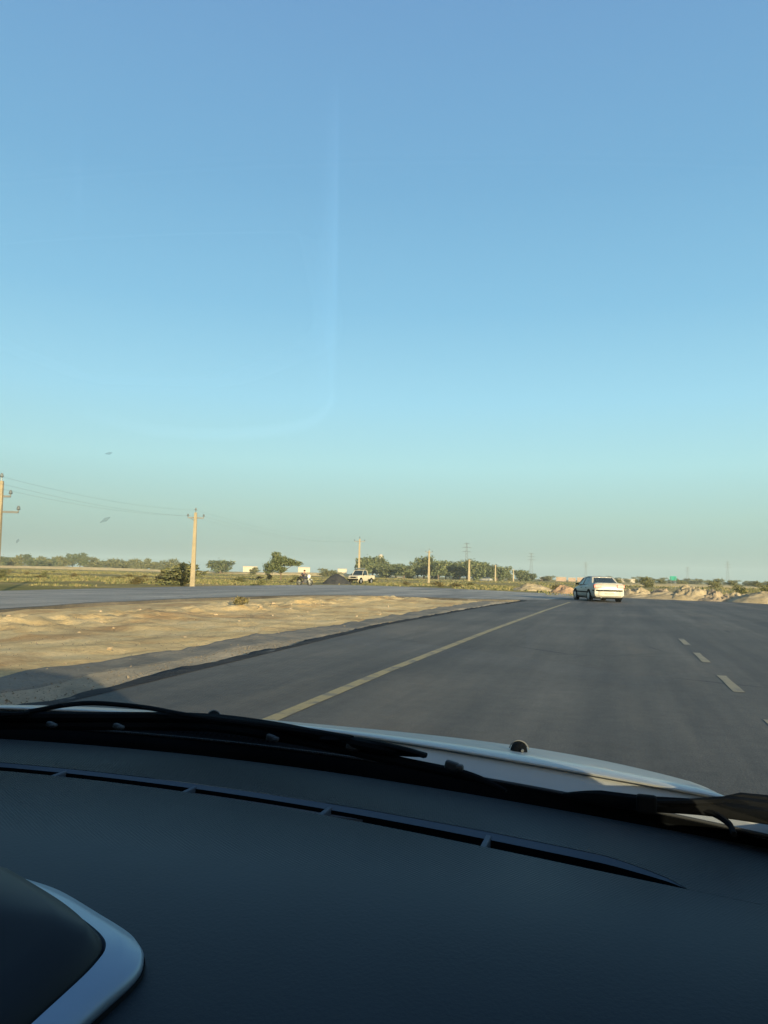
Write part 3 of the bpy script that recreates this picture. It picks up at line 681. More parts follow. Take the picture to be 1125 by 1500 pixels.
def pickup(loc, rz):
    t = thing('pickup_truck', 'old cream pickup truck parked on the far verge beside dark heap', 'pickup truck', loc, rz)
    def ring(y, w, zb, zt): return [(w * .95, y, zb), (w, y, zb + .15), (w, y, zt - .12), (w * .9, y, zt), (-w * .9, y, zt), (-w, y, zt - .12), (-w, y, zb + .15), (-w * .95, y, zb)]
    MB().loft([ring(2.25, .78, .55, 1.02), ring(2.15, .85, .45, 1.10), ring(1.2, .87, .42, 1.18), ring(1.0, .88, .42, 1.22), ring(-.45, .88, .42, 1.22)]).build('body', DUSTW, t, smooth=True, angle=35)
    cab = [[(s * w, y, z) for s in (-1, -.8, 0, .8, 1)] for y, w, z in ((.62, .68, 1.84), (.45, .72, 1.90), (-.25, .72, 1.90), (-.42, .69, 1.85))]
    MB().grid(cab).build('roof', DUSTW, t, smooth=True, solid=.04)
    MB().prism([(-.78, 1.12, 1.22), (.78, 1.12, 1.22), (.66, .64, 1.83), (-.66, .64, 1.83)], (0, -.02, 0)).build('windscreen', DGLASS, t)
    MB().prism([(-.76, -.46, 1.24), (.76, -.46, 1.24), (.66, -.42, 1.83), (-.66, -.42, 1.83)], (0, .02, 0)).build('rear_window', DGLASS, t)
    for s in (1, -1):
        MB().prism([(s * .84, 1.0, 1.22), (s * .84, -.32, 1.22), (s * .70, -.30, 1.84), (s * .69, .58, 1.82)], (-s * .012, 0, 0)).build('side_window', DGLASS, t)
        for a, b in (((s * .84, 1.12, 1.2), (s * .69, .62, 1.86)), ((s * .85, -.40, 1.2), (s * .71, -.38, 1.86))):
            k = MB(); k.tube([a, b], .045, 6); k.build('cab_pillar', DUSTW, t)
        k = MB(); k.box((s * .62, 2.26, .86), (.24, .05, .18)); k.build('headlight', PLATE, t, bevel=.02)
        k = MB(); k.box((s * .98, 1.0, 1.28), (.16, .08, .22)); k.build('mirror', BLKP, t)
        k = MB(); k.box((s * .86, -1.45, .96), (.05, 1.9, .46)); k.build('bed_side', DUSTW, t)
        for cy in (1.5, -1.45):
            k = MB(); k.tube([(s * .72, cy, .42), (s * .887, cy, .42)], [.44, .44], 20); k.build('wheel_arch', BLKP, t)
    k = MB(); k.box((0, -1.45, .70), (1.7, 1.9, .08)); k.build('bed_floor', DUSTW, t)
    k = MB(); k.box((0, -2.40, .95), (1.72, .05, .46)); k.build('tailgate', DUSTW, t)
    k = MB(); k.box((0, -1.2, .5), (.9, 2.6, .14)); k.build('chassis', BLKP, t)
    k = MB(); k.box((0, 2.30, .58), (1.7, .14, .18)); k.build('front_bumper', BLKP, t, bevel=.02)
    k = MB(); k.box((0, 2.24, .86), (.9, .04, .20)); k.build('grille', BLKP, t)
    k = MB()
    for x in (-.62, .62): k.tube([(x, .5, 2.02), (x, -.35, 2.02)], .02, 6)
    for y in (.5, .2, -.1, -.35): k.tube([(-.62, y, 2.02), (.62, y, 2.02)], .02, 6)
    for x in (-.62, .62):
        for y in (.5, -.35): k.tube([(x, y, 1.88), (x, y, 2.02)], .02, 6)
    k.build('roof_rack', STEEL, t)
    k = MB(); k.loft([[(x * w, y, z) for x, y in ((-.5, -.28), (.5, -.28), (.5, .42), (-.5, .42))] for w, z in ((1, 2.03), (1.05, 2.12), (.7, 2.22))]).build('roof_load', mat('dark_canvas', (.10, .12, .13), .9), t, smooth=True)
    wheel_set(t, [(.89, 1.5), (-.89, 1.5), (.89, -1.45), (-.89, -1.45)], .36, .2)
    return t
p = far(529, 110)
pk = pickup((p.x, p.y, -.12), math.atan2(-(-.2), -.98)); pk.scale = (1.0, 1.0, 1.0)
pk.rotation_euler.z = math.atan2(.20, -.98)

def far_car(loc, rz):
    t = thing('far_car', 'small white car far off before the tree clump', 'car', loc, rz)
    MB().loft([[(x * w, y, z) for x, z in ((.8, zb), (.85, zb + .25), (.8, zt), (-.8, zt), (-.85, zb + .25), (-.8, zb))] for y, w, zb, zt in ((2.1, .8, .35, .7), (1.9, 1, .3, .8), (.9, 1, .25, .95), (-1.5, 1, .25, 1.0), (-2.0, .98, .3, .95), (-2.1, .85, .4, .85))]).build('body', WHITE, t, smooth=True)
    MB().loft([[(-w, y0, z), (w, y0, z), (w, y1, z), (-w, y1, z)] for w, y0, y1, z in ((.76, -1.4, 1.0, .96), (.60, -1.0, .35, 1.38))]).build('cabin_glass', DGLASS, t)
    MB().box((0, -.32, 1.41), (1.2, 1.3, .06)).build('roof', WHITE, t, bevel=.02)
    wheel_set(t, [(.86, 1.3), (-.86, 1.3), (.86, -1.3), (-.86, -1.3)], .3, .2)
    return t
p = far(712, 255); far_car((p.x, p.y, -.12), R(70))

def skin(name, chains, m, parent, sub=1):
    """one continuous surface grown round a branching skeleton; chains share joints by name"""
    vs, rad, idx, es = [], [], {}, []
    for ch in chains:
        prev = None
        for j in ch:
            nm, co, r = j
            if nm not in idx: idx[nm] = len(vs); vs.append(co); rad.append(r)
            if prev is not None: es.append((prev, idx[nm]))
            prev = idx[nm]
    me = bpy.data.meshes.new(name); me.from_pydata(vs, es, []); o = bpy.data.objects.new(name, me); COL.objects.link(o)
    me.materials.append(m); o.parent = parent
    k = o.modifiers.new('skin', 'SKIN')
    me2 = o.data
    if not me2.skin_vertices:
        bm = bmesh.new(); bm.from_mesh(me2); bm.verts.layers.skin.verify(); bm.to_mesh(me2); bm.free()
    for i, sv in enumerate(me2.skin_vertices[0].data):
        r = rad[i]; sv.radius = r if hasattr(r, '__len__') else (r, r); sv.use_root = (i == 0)
    k.use_smooth_shade = True
    u = o.modifiers.new('sub', 'SUBSURF'); u.levels = sub; u.render_levels = sub
    return o
mp = gnd(446, 857.5, 0.0)
mz = math.atan2(-.92, .38)      # heads right in the picture, a little towards us
hd = RT.copy(); hd.z = 0; hd.normalize(); fwd = Vector((FW.x, FW.y, 0)).normalized()
hd = (hd * .86 - fwd * .50).normalized(); mz = math.atan2(-hd.x, hd.y)
mo = thing('motorcycle', 'small motorcycle with white front at the far roadside', 'motorcycle', (mp.x, mp.y, 0), mz)
for y in (.62, -.62):
    k = MB(); k.tube([(.30 * 0 + 0, y + .29 * math.cos(a), .29 + .29 * math.sin(a)) for a in np.linspace(0, 2 * math.pi, 25)], .05, 8, caps=False); w_ = k.build('wheel', RUB, mo, smooth=True)
    k = MB()
    for a in np.linspace(0, math.pi, 7)[:-1]: k.tube([(0, y - .25 * math.cos(a), .29 - .25 * math.sin(a)), (0, y + .25 * math.cos(a), .29 + .25 * math.sin(a))], .012, 5)
    k.build('spokes', RIM, w_)
k = MB(); k.tube([(0, -.30, .70), (0, -.05, .72), (0, .22, .76), (0, .36, .72)], [.08, .13, .14, .06], 10, .9); k.build('fuel_tank', mat('dark_blue_paint', (.05, .05, .08), .35), mo, smooth=True)
k = MB(); k.box((0, -.42, .73), (.24, .62, .10)); k.build('seat', BLKP, mo, bevel=.03)
k = MB(); k.box((0, .02, .42), (.26, .36, .34)); k.tube([(.1, .1, .3), (.14, -.3, .24), (.14, -.85, .30)], .035, 8); k.build('engine', STEEL, mo, bevel=.02)
for s in (1, -1):
    k = MB(); k.tube([(s * .09, .62, .29), (s * .09, .42, .92)], .035, 8); k.build('front_fork', mat('pale_fork', (.5, .5, .42), .4), mo, smooth=True)
k = MB(); k.tube([(-.33, .30, 1.0), (-.12, .40, .96), (.12, .40, .96), (.33, .30, 1.0)], .02, 6); k.build('handlebar', STEEL, mo)
k = MB(); k.tube([(0, .40, .86), (0, .47, .87), (0, .57, .87), (0, .60, .87)], [.14, .19, .17, .10], 14); k.build('headlight_fairing', mat('white_plastic', (.72, .72, .66), .35), mo, smooth=True)
k = MB(); k.grid([[(x, .62 + .36 * math.sin(a), .29 + .36 * math.cos(a)) for x in (-.07, 0, .07)] for a in np.linspace(-1.0, .9, 9)]); k.build('front_mudguard', mat('white_plastic_guard', (.66, .66, .58), .4), mo, smooth=True, solid=.01)
k = MB(); k.grid([[(x, -.62 - .36 * math.sin(a), .29 + .36 * math.cos(a)) for x in (-.07, 0, .07)] for a in np.linspace(-.8, 1.1, 9)]); k.build('rear_mudguard', BLKP, mo, smooth=True, solid=.01)
pe = thing('person', 'hunched rider in dark clothes sitting on the small motorcycle', 'person', (mp.x, mp.y, 0), mz)
SKIN = mat('skin', (.30, .18, .12), .6); CLO = mat('dark_violet_cloth', (.055, .05, .065), .9); TRO = mat('charcoal_cloth', (.035, .035, .04), .9)
pelvis = ('pel', (0, -.36, .84), (.15, .13))
torso = [pelvis, ('sp', (0, -.28, .98), (.15, .12)), ('ch', (0, -.16, 1.13), (.17, .12)), ('nk', (0, -.08, 1.24), .055), ('hd0', (0, -.04, 1.31), .075), ('hd1', (0, -.03, 1.40), .088), ('hd2', (0, -.035, 1.46), .05)]
ch = [torso]
for s in (1, -1):
    ch.append([pelvis, (f'hip{s}', (s * .11, -.30, .80), .09), (f'kn{s}', (s * .22, .08, .66), .062), (f'an{s}', (s * .20, -.10, .28), .042), (f'toe{s}', (s * .22, .08, .22), .035)])
    ch.append([torso[2], (f'sh{s}', (s * .19, -.14, 1.14), .065), (f'el{s}', (s * .30, .04, .98), .045), (f'wr{s}', (s * .31, .26, 1.01), .03), (f'hn{s}', (s * .31, .33, 1.01), .036)])
body = skin('body', ch, SKIN, pe, 1)
fatter = lambda r, k: tuple(x + k for x in r) if hasattr(r, '__len__') else r + k
def grow(c, k): return [(a, b_, fatter(r, k)) for a, b_, r in c]
skin('shirt', [grow(torso[:3], .018)] + [grow(c[:4], .018) for c in ch[2::2]], CLO, body)
skin('trousers', [grow(c[:4], .016) for c in ch[1::2]], TRO, body)
hr = MB(); hr.loft([[(.094 * w * math.cos(a), -.045 + .10 * w * math.sin(a), z) for a in np.linspace(0, 2 * math.pi, 13)[:-1]] for w, z in ((.9, 1.385), (1.04, 1.43), (.85, 1.475), (.4, 1.50))]); hr.build('hair', BLKP, body, smooth=True)

# ------------------------------------------------------------------ utility poles and lines
def pole(px, dist, H, label, arms, group='concrete power poles along the side road', lean=0.0, wid=.32):
    p = far(px, dist); t = thing('utility_pole', label, 'power pole', (p.x, p.y, -.12), R(20), group)
    wid *= .8
    w = wid; k = MB(); k.loft([[(x * a, y * b, z) for x, y in ((-1, -1), (1, -1), (1, 1), (-1, 1))] for a, b, z in ((w / 2, w * .4, -.2), (w * .28, w * .24, H))]); k.build('shaft', CONC, t, bevel=.012)
    for z, L, ends in arms:
        k = MB(); k.box((0, w * .33, z), (L, .08, .09)); 
        k.tube([(-L * .35, w * .33, z - .02), (0, w * .33, z - L * .25)], .02, 5); a = k.build('crossarm', STEEL, t)
        for x in ends:
            k = MB(); k.tube([(x * L / 2, w * .33, z), (x * L / 2, w * .33, z + .10), (x * L / 2, w * .33, z + .14), (x * L / 2, w * .33, z + .22), (x * L / 2, w * .33, z + .30)], [.03, .03, .09, .07, .04], 10); k.build('insulator', CERAM, a, smooth=True)
    k = MB(); k.tube([(0, 0, H), (0, 0, H + .16), (0, 0, H + .2), (0, 0, H + .36)], [.03, .03, .09, .05], 8); k.build('top_pin', CERAM, t, smooth=True)
    return t, p
P0, p0 = pole(-7, 39.5, 5.2, 'concrete power pole with two crossarms at the left picture edge', [(4.5, .8, (1, -1)), (3.78, 1.6, (1, -1))], wid=.40)
P1, p1 = pole(282.5, 61, 5.75, 'tall concrete power pole with single crossarm beside the side road', [(5.35, 1.2, (1, -1))], wid=.46)
P2, p2 = pole(525.5, 122, 6.9, 'slim power pole rising behind the parked pickup', [(6.5, 1.6, (1, -1))], wid=.5)
P3, p3 = pole(628, 140, 5.9, 'concrete pole before the left half of the tree clump', [(5.6, 1.2, (1, -1))], wid=.55)
P4, p4 = pole(687, 235, 6.6, 'thickest pole before the tree clump, under the lattice mast', [(6.3, 1.5, (1, -1))], wid=.95)
P5, p5 = pole(725.5, 262, 5.6, 'pole at the right end of the tree clump', [(5.3, 1.5, (1, -1))], wid=.7)
P6, p6 = pole(752, 300, 4.6, 'short farthest pole left of the dark rounded bush', [(4.4, 1.4, (1, -1))], wid=.7)
seq = [(far(-330, 30), 5.9), (p0, 5.2), (p1, 5.75), (p2, 6.9), (p3, 5.9), (p4, 6.6)]
for off, dz, lab in ((-.55, -.25, 'thin power line on the left crossarm ends'), (.55, -.25, 'thin power line on the right crossarm ends'), (0, .2, 'thin power line along the pole tops')):
    k = MB()
    for (a, ha), (b_, hb) in zip(seq[:-1], seq[1:]):
        sx = Vector((math.cos(R(20)), math.sin(R(20)), 0)) * off
        A_ = a + sx + Vector((0, 0, ha + dz)); B_ = b_ + sx + Vector((0, 0, hb + dz)); L = (B_ - A_).length
        k.tube([A_.lerp(B_, t) - Vector((0, 0, 4 * .014 * L * t * (1 - t))) for t in np.linspace(0, 1, 15)], .004, 4)
    tag(k.build('power_line', WIRE), lab, 'power line', 'power lines between the poles')

def pylon(px, dist, H, label):
    p = far(px, dist); t = thing('lattice_pylon', label, 'pylon', (p.x, p.y, -.12), face_eye(p), 'far lattice pylons')
    k = MB(); q = .16
    def wz(z): return 2.8 * (1 - z / H) ** 1.3 + .45
    zs = np.linspace(0, H, 12)
    for a, b_ in zip(zs[:-1], zs[1:]):
        wa, wb = wz(a), wz(b_)
        cs = [(-1, -1), (1, -1), (1, 1), (-1, 1)]
        for i in range(4):
            c, d = cs[i], cs[(i + 1) % 4]
            k.tube([(c[0] * wa, c[1] * wa, a), (c[0] * wb, c[1] * wb, b_)], q, 4, caps=False)
            k.tube([(c[0] * wa, c[1] * wa, a), (d[0] * wb, d[1] * wb, b_)], q * .6, 4, caps=False)
            k.tube([(d[0] * wa, d[1] * wa, a), (c[0] * wb, c[1] * wb, b_)], q * .6, 4, caps=False)
    k.build('tower', STEEL, t)
    for z in (.74, .86, .97):
        k = MB(); L = 5.5 if z < .9 else 3.6
        k.tube([(-L, 0, z * H), (0, .3, z * H + .9), (L, 0, z * H)], q * .8, 4); k.tube([(-L, 0, z * H), (L, 0, z * H)], q * .8, 4); k.build('crossarm', STEEL, t)
pylon(683, 900, 41, 'faint lattice pylon rising above the tree clump')
pylon(778, 1100, 37, 'faint lattice pylon right of the dark rounded bush')
pylon(858, 1500, 34, 'very faint pylon directly behind the white saloon')
pylon(1007, 1600, 31, 'very faint pylon behind the sand heaps')
pylon(1066, 1500, 40, 'very faint pylon at far right above the heaps')

# ------------------------------------------------------------------ vegetation
LEAF = leaf_mat('olive_leaves', (.075, .085, .035), (.13, .135, .055), (.19, .18, .08))
LEAFD = leaf_mat('dark_leaves', (.055, .075, .034), (.095, .115, .05), (.15, .16, .075))
LEAFG = leaf_mat('dry_leaves', (.085, .075, .03), (.14, .12, .05), (.21, .17, .075))
BARK = mat('bark', (.12, .09, .06), .95, var=.3)
def tree_mesh(seed, blobs, nleaf, size, trunk, leaf):
    rnd = random.Random(seed); k = MB()
    tot = sum(b[3] * b[4] * b[5] for b in blobs)
    for cx, cy, cz, rx, ry, rz in blobs:
        for _ in range(int(nleaf * rx * ry * rz / tot)):
            while True:
                v = Vector((rnd.uniform(-1, 1), rnd.uniform(-1, 1), rnd.uniform(-1, 1)))
                if .05 < v.length < 1: break
            v = v * (.55 + .5 * rnd.random()) / max(v.length, .45) ** .5
            wob_ = 1 + .35 * noise.noise(v * 2.3 + Vector((seed, cx, cz)))
            c = Vector((cx + v.x * rx * wob_, cy + v.y * ry * wob_, max(.05, cz + v.z * rz * wob_)))
            a = Vector((rnd.gauss(0, 1), rnd.gauss(0, 1), rnd.gauss(0, 1))).normalized(); b = a.orthogonal().normalized(); b = Matrix.Rotation(rnd.uniform(0, 6.28), 3, a) @ b; d = a.cross(b)
            s = size * rnd.uniform(.5, 1.2)
            k.add([c - b * s, c + d * s * .5, c + b * s, c - d * s * .5], [(0, 1, 2, 3)])
    t = MB()
    if trunk:
        h, r = trunk
        t.tube([(0, 0, -.1), (r * .3, 0, h * .5), (-r * .2, r * .3, h)], [r, r * .75, r * .5], 8)
        for cx, cy, cz, rx, ry, rz in blobs:
            t.tube([(0, 0, h * .7), (cx * .5, cy * .5, (h * .7 + cz) / 2 + .1), (cx, cy, cz)], [r * .45, r * .3, r * .12], 6)
    return k, t
def make_tree(name, label, cat, seed, blobs, nleaf, size, trunk, leaf, loc, rz=0, sc=1, group=None):
    t = thing(name, label, cat, loc, rz, group); t.scale = (sc, sc, sc)
    k, tr = tree_mesh(seed, blobs, nleaf, size, trunk, leaf)
    k.build('crown', leaf, t)
    if trunk: tr.build('trunk', BARK, t, smooth=True)
    return t
protos = {}
def rand_blobs(seed, w, h, n, low=.1):
    r = random.Random(seed); out = []
    for i in range(n):
        z = h * r.uniform(low + .2, .82); k = 1 - .55 * abs(z / h - .45)
        out.append((r.uniform(-1, 1) * w * .30 * k, r.uniform(-1, 1) * w * .30 * k, z, w * r.uniform(.2, .32), w * r.uniform(.2, .32), h * r.uniform(.14, .24)))
    out.append((0, 0, h * .5, w * .30, w * .30, h * .38)); return out
def place(kind, px, dist, w, h, label, cat='tree', group=None, name='tree', seedrot=None, z=-.12):
    """kind: prototype (unit 6 m wide, 6 m tall); copies share its meshes"""
    p = far(px, dist, z)
    if kind not in protos:
        leaf, nl, sz, tr, n, low = KINDS[kind]
        protos[kind] = make_tree(name, label, cat, len(protos) * 11 + 3, rand_blobs(len(protos) + 5, 6, 6, n, low), nl, sz, tr, leaf, p, 0, 1, group); o = protos[kind]
    else:
        o = copy_tree(protos[kind]); o.name = name; o.location = p; o['label'] = label; o['category'] = cat
        if group: o['group'] = group
        elif 'group' in o: del o['group']
    o.scale = (w / 6, w / 6, h / 6); o.rotation_euler.z = random.uniform(0, 6.28)
    return o
KINDS = {'euca': (LEAFD, 2300, .36, (2.4, .22), 13, -.22), 'round': (LEAF, 1500, .34, (1.8, .22), 9, -.1), 'bush': (LEAF, 1100, .36, None, 7, -.12), 'dry': (LEAFG, 900, .34, None, 6, -.15), 'palm': (LEAFD, 1000, .34, (2.6, .2), 6, .25), 'dark': (LEAFD, 1900, .36, (1.2, .25), 10, -.2)}
# acacia beside the motorcycle
p = far(411, 122)
make_tree('acacia_tree', 'spreading acacia tree standing alone behind the motorcycle', 'tree', 31,
          [(-1.6, 0, 2.2, 1.4, 1.2, .8), (-.5, .3, 3.1, 1.6, 1.3, .9), (-.9, 0, 4.05, .85, .8, .55), (1.1, 0, 2.95, 1.6, 1.2, .65), (2.5, .1, 2.75, 1.2, .9, .45), (.0, -.3, 1.8, 1.1, 1.0, .6), (-2.3, .2, 1.5, .9, .8, .5)], 5200, .17, (1.6, .16), LEAFD, p)
place('bush', 266, 67, 4.4, 2.0, 'broad low olive bush at the foot of the tall concrete pole', 'bush', name='bush')
place('dark', 322, 400, 14.5, 8.0, 'round dark tree alone right of the tall concrete pole')
place('dry', 238, 72, 1.7, 1.2, 'straw coloured shrub left of the tall concrete pole', 'shrub', name='shrub')
place('bush', 350, 95, 1.8, .75, 'small dark shrub in the field right of the tall pole', 'shrub', name='shrub')
# far hedge row on the left
GR = 'far tree row along the left horizon'
r = random.Random(3)
for i in range(34):
    px = -6 + i * 8.1 + r.uniform(-3, 3); h = r.uniform(6.5, 9.5); kind = r.choice(['bush', 'round', 'bush', 'dark'])
    if 98 < px < 124: h = 11.5; kind = 'palm'
    if 34 < px < 46: h = 10; kind = 'palm'
    place(kind, px, 560 + r.uniform(-40, 60), r.uniform(9, 15), h, 'small tree in the long far tree row on the left horizon', 'tree', GR)
# tree clump in the middle
GC = 'trees of the middle clump'
clump = [(536, 816, 17), (546, 818, 16), (556, 822, 15), (568, 826, 18), (580, 828, 18), (592, 830, 18), (603, 829, 16), (612, 824, 15), (621, 818, 15), (632, 822, 14), (642, 824, 16), (653, 826, 14), (663, 825, 14), (673, 826, 16), (684, 823, 17), (695, 822, 18), (706, 826, 17), (716, 830, 16), (727, 831, 15), (737, 832, 13)]
for i, (px, top, wpx) in enumerate(clump):
    d = 340 + 12 * ((i * 7) % 5); hor = 828 + .0249 * px; h = (hor - top) / 1127 * d * 1.02 + 1.3
    place('euca' if i % 3 else 'dark', px, d, wpx / 1127 * d * 2.2, h * 1.15, 'tall dark green tree in the dense middle clump', 'tree', GC)
place('dark', 762, 380, 9.5, 6.4, 'dark rounded tree right of the tree clump', 'tree')
place('dark', 776, 380, 7.5, 4.6, 'lower dark bush leaning on the dark rounded tree', 'bush', name='bush')
place('bush', 744, 380, 5.0, 4.4, 'small bush in the gap left of the dark rounded tree', 'bush', name='bush')
for px, d, w, h, lab in ((372, 300, 5, 3.2, 'small bush left of the acacia before the white sheds'), (395, 130, 1.6, 1.2, 'low shrub under the left side of the acacia'), (436, 126, 2.2, 1.0, 'low olive shrub under the right side of the acacia'), (478, 330, 8, 3.6, 'dark bush between the two white sheds'), (490, 330, 7, 3.0, 'lower bush beside the right white shed'),
                       (945, 175, 4.0, 2.4, 'dark bush behind the sand heaps right of the saloon'), (905, 260, 3.5, 2.0, 'tiny bush far behind the saloon boot'), (1000, 300, 5, 2.2, 'far bush right of the green sign'), (970, 320, 5, 2.4, 'far bush left of the green sign'), (1046, 210, 4.8, 2.6, 'dark spreading bush above the middle sand heap'),
                       (1072, 300, 4.5, 2.6, 'far small bush between two larger right bushes'), (1085, 92, 2.1, 1.25, 'round green bush at the top of the right heap'), (1126, 100, 2.6, 1.7, 'dark bush cut by the right picture edge'), (1107, 260, 4.5, 2.4, 'far bush left of the right picture edge'), (690, 120, 1.8, .5, 'low green shrub patch before the thick pole'), (641, 98, 2.6, .8, 'rounded straw shrub across the junction'), (668, 100, 2.0, .6, 'smaller straw shrub across the junction'), (815, 95, 1.8, .8, 'scrubby shrub left of the saloon'), (595, 105, 1.9, .6, 'pale straw shrub right of the pickup'), (800, 420, 12, 3.2, 'long dark thicket on the horizon left of the saloon')):
    place('dry' if 'straw' in lab or 'scrub' in lab else 'bush', px, d, w, h, lab, 'bush' if 'bush' in lab or 'thicket' in lab else 'shrub', name='bush' if 'bush' in lab or 'thicket' in lab else 'shrub')
# low shrubs of the field
r = random.Random(12)
for i in range(26):
    px = r.uniform(-20, 560); d = r.uniform(48 if px < 200 else 66, 190)
    place('dry' if i % 3 else 'bush', px, d, r.uniform(.8, 2.2), r.uniform(.35, .8), 'low scrub shrub scattered in the grassy left field', 'shrub', 'low shrubs of the left field', 'shrub')
# far line on the right horizon
for i in range(22):
    px = 868 + i * 12.2 + r.uniform(-4, 4)
    place('bush', px, 620 + r.uniform(-80, 80), r.uniform(6, 14), r.uniform(2.6, 5.0), 'tiny tree on the flat right horizon', 'tree', 'tiny trees along the right horizon')
# grass
GRASS = leaf_mat('field_grass', (.085, .10, .04), (.14, .135, .055), (.22, .18, .085))
k = MB(); r = random.Random(5)
def blade_tuft(p, h, nb, w):
    for _ in range(nb):
        a = r.uniform(0, 6.28); q = Vector(p) + Vector((r.uniform(-.3, .3), r.uniform(-.3, .3), 0)); L = Vector((math.cos(a), math.sin(a), 0))
        tip = q + Vector((r.uniform(-.3, .3) * h, r.uniform(-.3, .3) * h, h * r.uniform(.6, 1.1)))
        k.add([q - L * w, q + L * w, tip], [(0, 1, 2)])
cnt = 0
while cnt < 9000:
    px = r.uniform(-40, 800); d = 34 * math.exp(r.random() ** .8 * math.log(330 / 34)); p = far(px, d, -.14)
    if p.x > -30.8 and p.y < 82: continue
    if noise.noise(Vector((p.x * .03, p.y * .03, 4))) + .5 * noise.noise(Vector((p.x * .12, p.y * .12, 9))) < .0: continue
    blade_tuft(p, r.uniform(.08, .26), 4, .05 * (1 + d / 60)); cnt += 1
g = k.build('grass', GRASS); g['kind'] = 'stuff'
k = MB(); cnt = 0
while cnt < 1800:
    px = r.uniform(790, 1150); d = 58 * math.exp(r.random() * math.log(5)); p = far(px, d, -.14)
    if noise.noise(Vector((p.x * .05, p.y * .05, 14))) < 0: continue
    blade_tuft(p, r.uniform(.08, .28) * (1 + d / 200), 4, .035 * (1 + d / 60)); cnt += 1
g = k.build('dry_grass', GRASS); g['kind'] = 'stuff'

# ------------------------------------------------------------------ heaps and stones
def heap(name, label, x, y, rx, ry, h, m, seed, rz=0, rough=.25, group=None):
    k = MB(); nr, na = 26, 84; rings = []
    for i in range(nr + 1):
        t = i / nr; ring = []
        for j in range(na):
            a = 2 * math.pi * j / na; c, s = math.cos(a), math.sin(a)
            e = 1 + .18 * noise.noise(Vector((c * 1.2 + seed, s * 1.2, 0)))
            z = h * (1 - t ** 1.45)
            z += h * rough * (noise.noise(Vector((c * t * 2.2 + seed * 3, s * t * 2.2, 2))) + .6 * noise.noise(Vector((c * t * 6, s * t * 6 + seed, 5))) + .38 * noise.noise(Vector((c * t * 15, s * t * 15 + seed, 8)))) * (1 - t ** 3) * min(1, 3 * t + .4)
            ring.append((rx * e * c * max(t, .02), ry * e * s * max(t, .02), max(-.1, z) if i < nr else -.12))
        rings.append(ring)
    k.loft(rings, caps=False); k.add(rings[0], [tuple(range(na))])
    o = k.build(name, m, smooth=True, loc=(x, y, -.05), angle=60); o.rotation_euler.z = rz
    return tag(o, label, 'heap', group)
def hp(name, label, px, dist, wpx, h, m, seed, ry=1.6, **kw):
    p = far(px, dist); heap(name, label, p.x, p.y, wpx / 2 / 1127 * dist, ry, h, m, seed, rz=-math.atan2(p.x, p.y), **kw)
hp('sand_heap', 'low sand heap directly right of the white saloon', 932, 59.5, 66,   .70, HEAP, 1, rough=.4)
hp('rubble_heap', 'grey broken rubble heap between two sand heaps', 972, 60, 66, .62, HEAPG, 2, rough=.5)
hp('sand_heap', 'tallest pointed sand heap in the middle of the row', 1012, 57.5, 84, .92, HEAP, 3, rough=.34)
hp('rubble_heap', 'low grey gravel heap right of the tallest sand heap', 1050, 57, 64, .6, HEAPG, 4, rough=.6)
hp('sand_heap', 'pale sand heap under the round green bush', 1076, 57.5, 62, .6, HEAP, 5, rough=.4)
hp('sand_heap', 'broad smooth sand heap at the right picture edge', 1122, 55.5, 104, .80, HEAP, 6, rough=.16)
hp('sand_heap', 'long low sand bank along the road end', 1020, 57.6, 250, .55, HEAP, 7, ry=1.8, rough=.4)
hp('earth_heap', 'low reddish earth heap left of the white saloon', 826, 72, 42, .7, HEAPR, 8)
hp('earth_heap', 'flat sandy mound across the junction left of the reddish heap', 780, 85, 60, .7, HEAP, 9)
hp('dark_heap', 'black heap of road chippings beside the parked pickup', 494, 97, 40, 1.25, TAR_SHADE, 10, rough=.08)
hp('earth_bank', 'long low tan bank under the far tree row at left', 120, 500, 420, 1.5, BANK, 11, ry=9, rough=.12)
hp('earth_bank', 'long low tan bank before the white sheds', 460, 400, 330, 1.5, BANK, 12, ry=8, rough=.12)
hp('earth_bank', 'low tan bank behind the sand heaps on the right plain', 1010, 240, 300, .75, BANK, 13, ry=8, rough=.15)
def stone_mesh(seed):
    bm = bmesh.new(); bmesh.ops.create_icosphere(bm, subdivisions=2, radius=1)
    for v in bm.verts: v.co *= 1 + .35 * noise.noise(v.co * 1.3 + Vector((seed, 0, 0))); v.co.z *= .7
    me = bpy.data.meshes.new('stone'); bm.to_mesh(me); bm.free(); me.materials.append(STONE); return me
sm = [stone_mesh(i * 5) for i in range(4)]
r = random.Random(21)
def stone(x, y, s, lab, grp):
    o = bpy.data.objects.new('stone', r.choice(sm)); COL.objects.link(o); o.location = (x, y, med_z(x, y) + s * .25)
    o.scale = (s * r.uniform(.7, 1.3), s * r.uniform(.7, 1.3), s * r.uniform(.6, 1)); o.rotation_euler = (r.uniform(-.3, .3), r.uniform(-.3, .3), r.uniform(0, 6))
    tag(o, lab, 'stone', grp)
for i in range(22):
    y = r.uniform(9, 34); stone(-12.6 + .03 * y + r.gauss(0, .8), y, r.uniform(.04, .11), 'pale stone lying on the spoil ridge of the sandy median', 'stones on the spoil ridge')
for i in range(24):
    y = r.uniform(7, 36); stone(r.uniform(-11.5, -7.2), y, r.uniform(.02, .045), 'small stone lying on the open sand of the median', 'stones on the open sand')
for i in range(24):
    y = r.uniform(6.5, 26); stone(r.uniform(-6.6, -5.2), y, r.uniform(.015, .035), 'small stone in the gravel at the road edge', 'stones in the gravel shoulder')
pp = gnd(352, 893)
t = make_tree('weed', 'small dark dried weed on the sandy median', 'weed', 77, [(0, 0, .14, .26, .26, .16)], 260, .05, None, LEAFG, (pp.x, pp.y, med_z(pp.x, pp.y)))

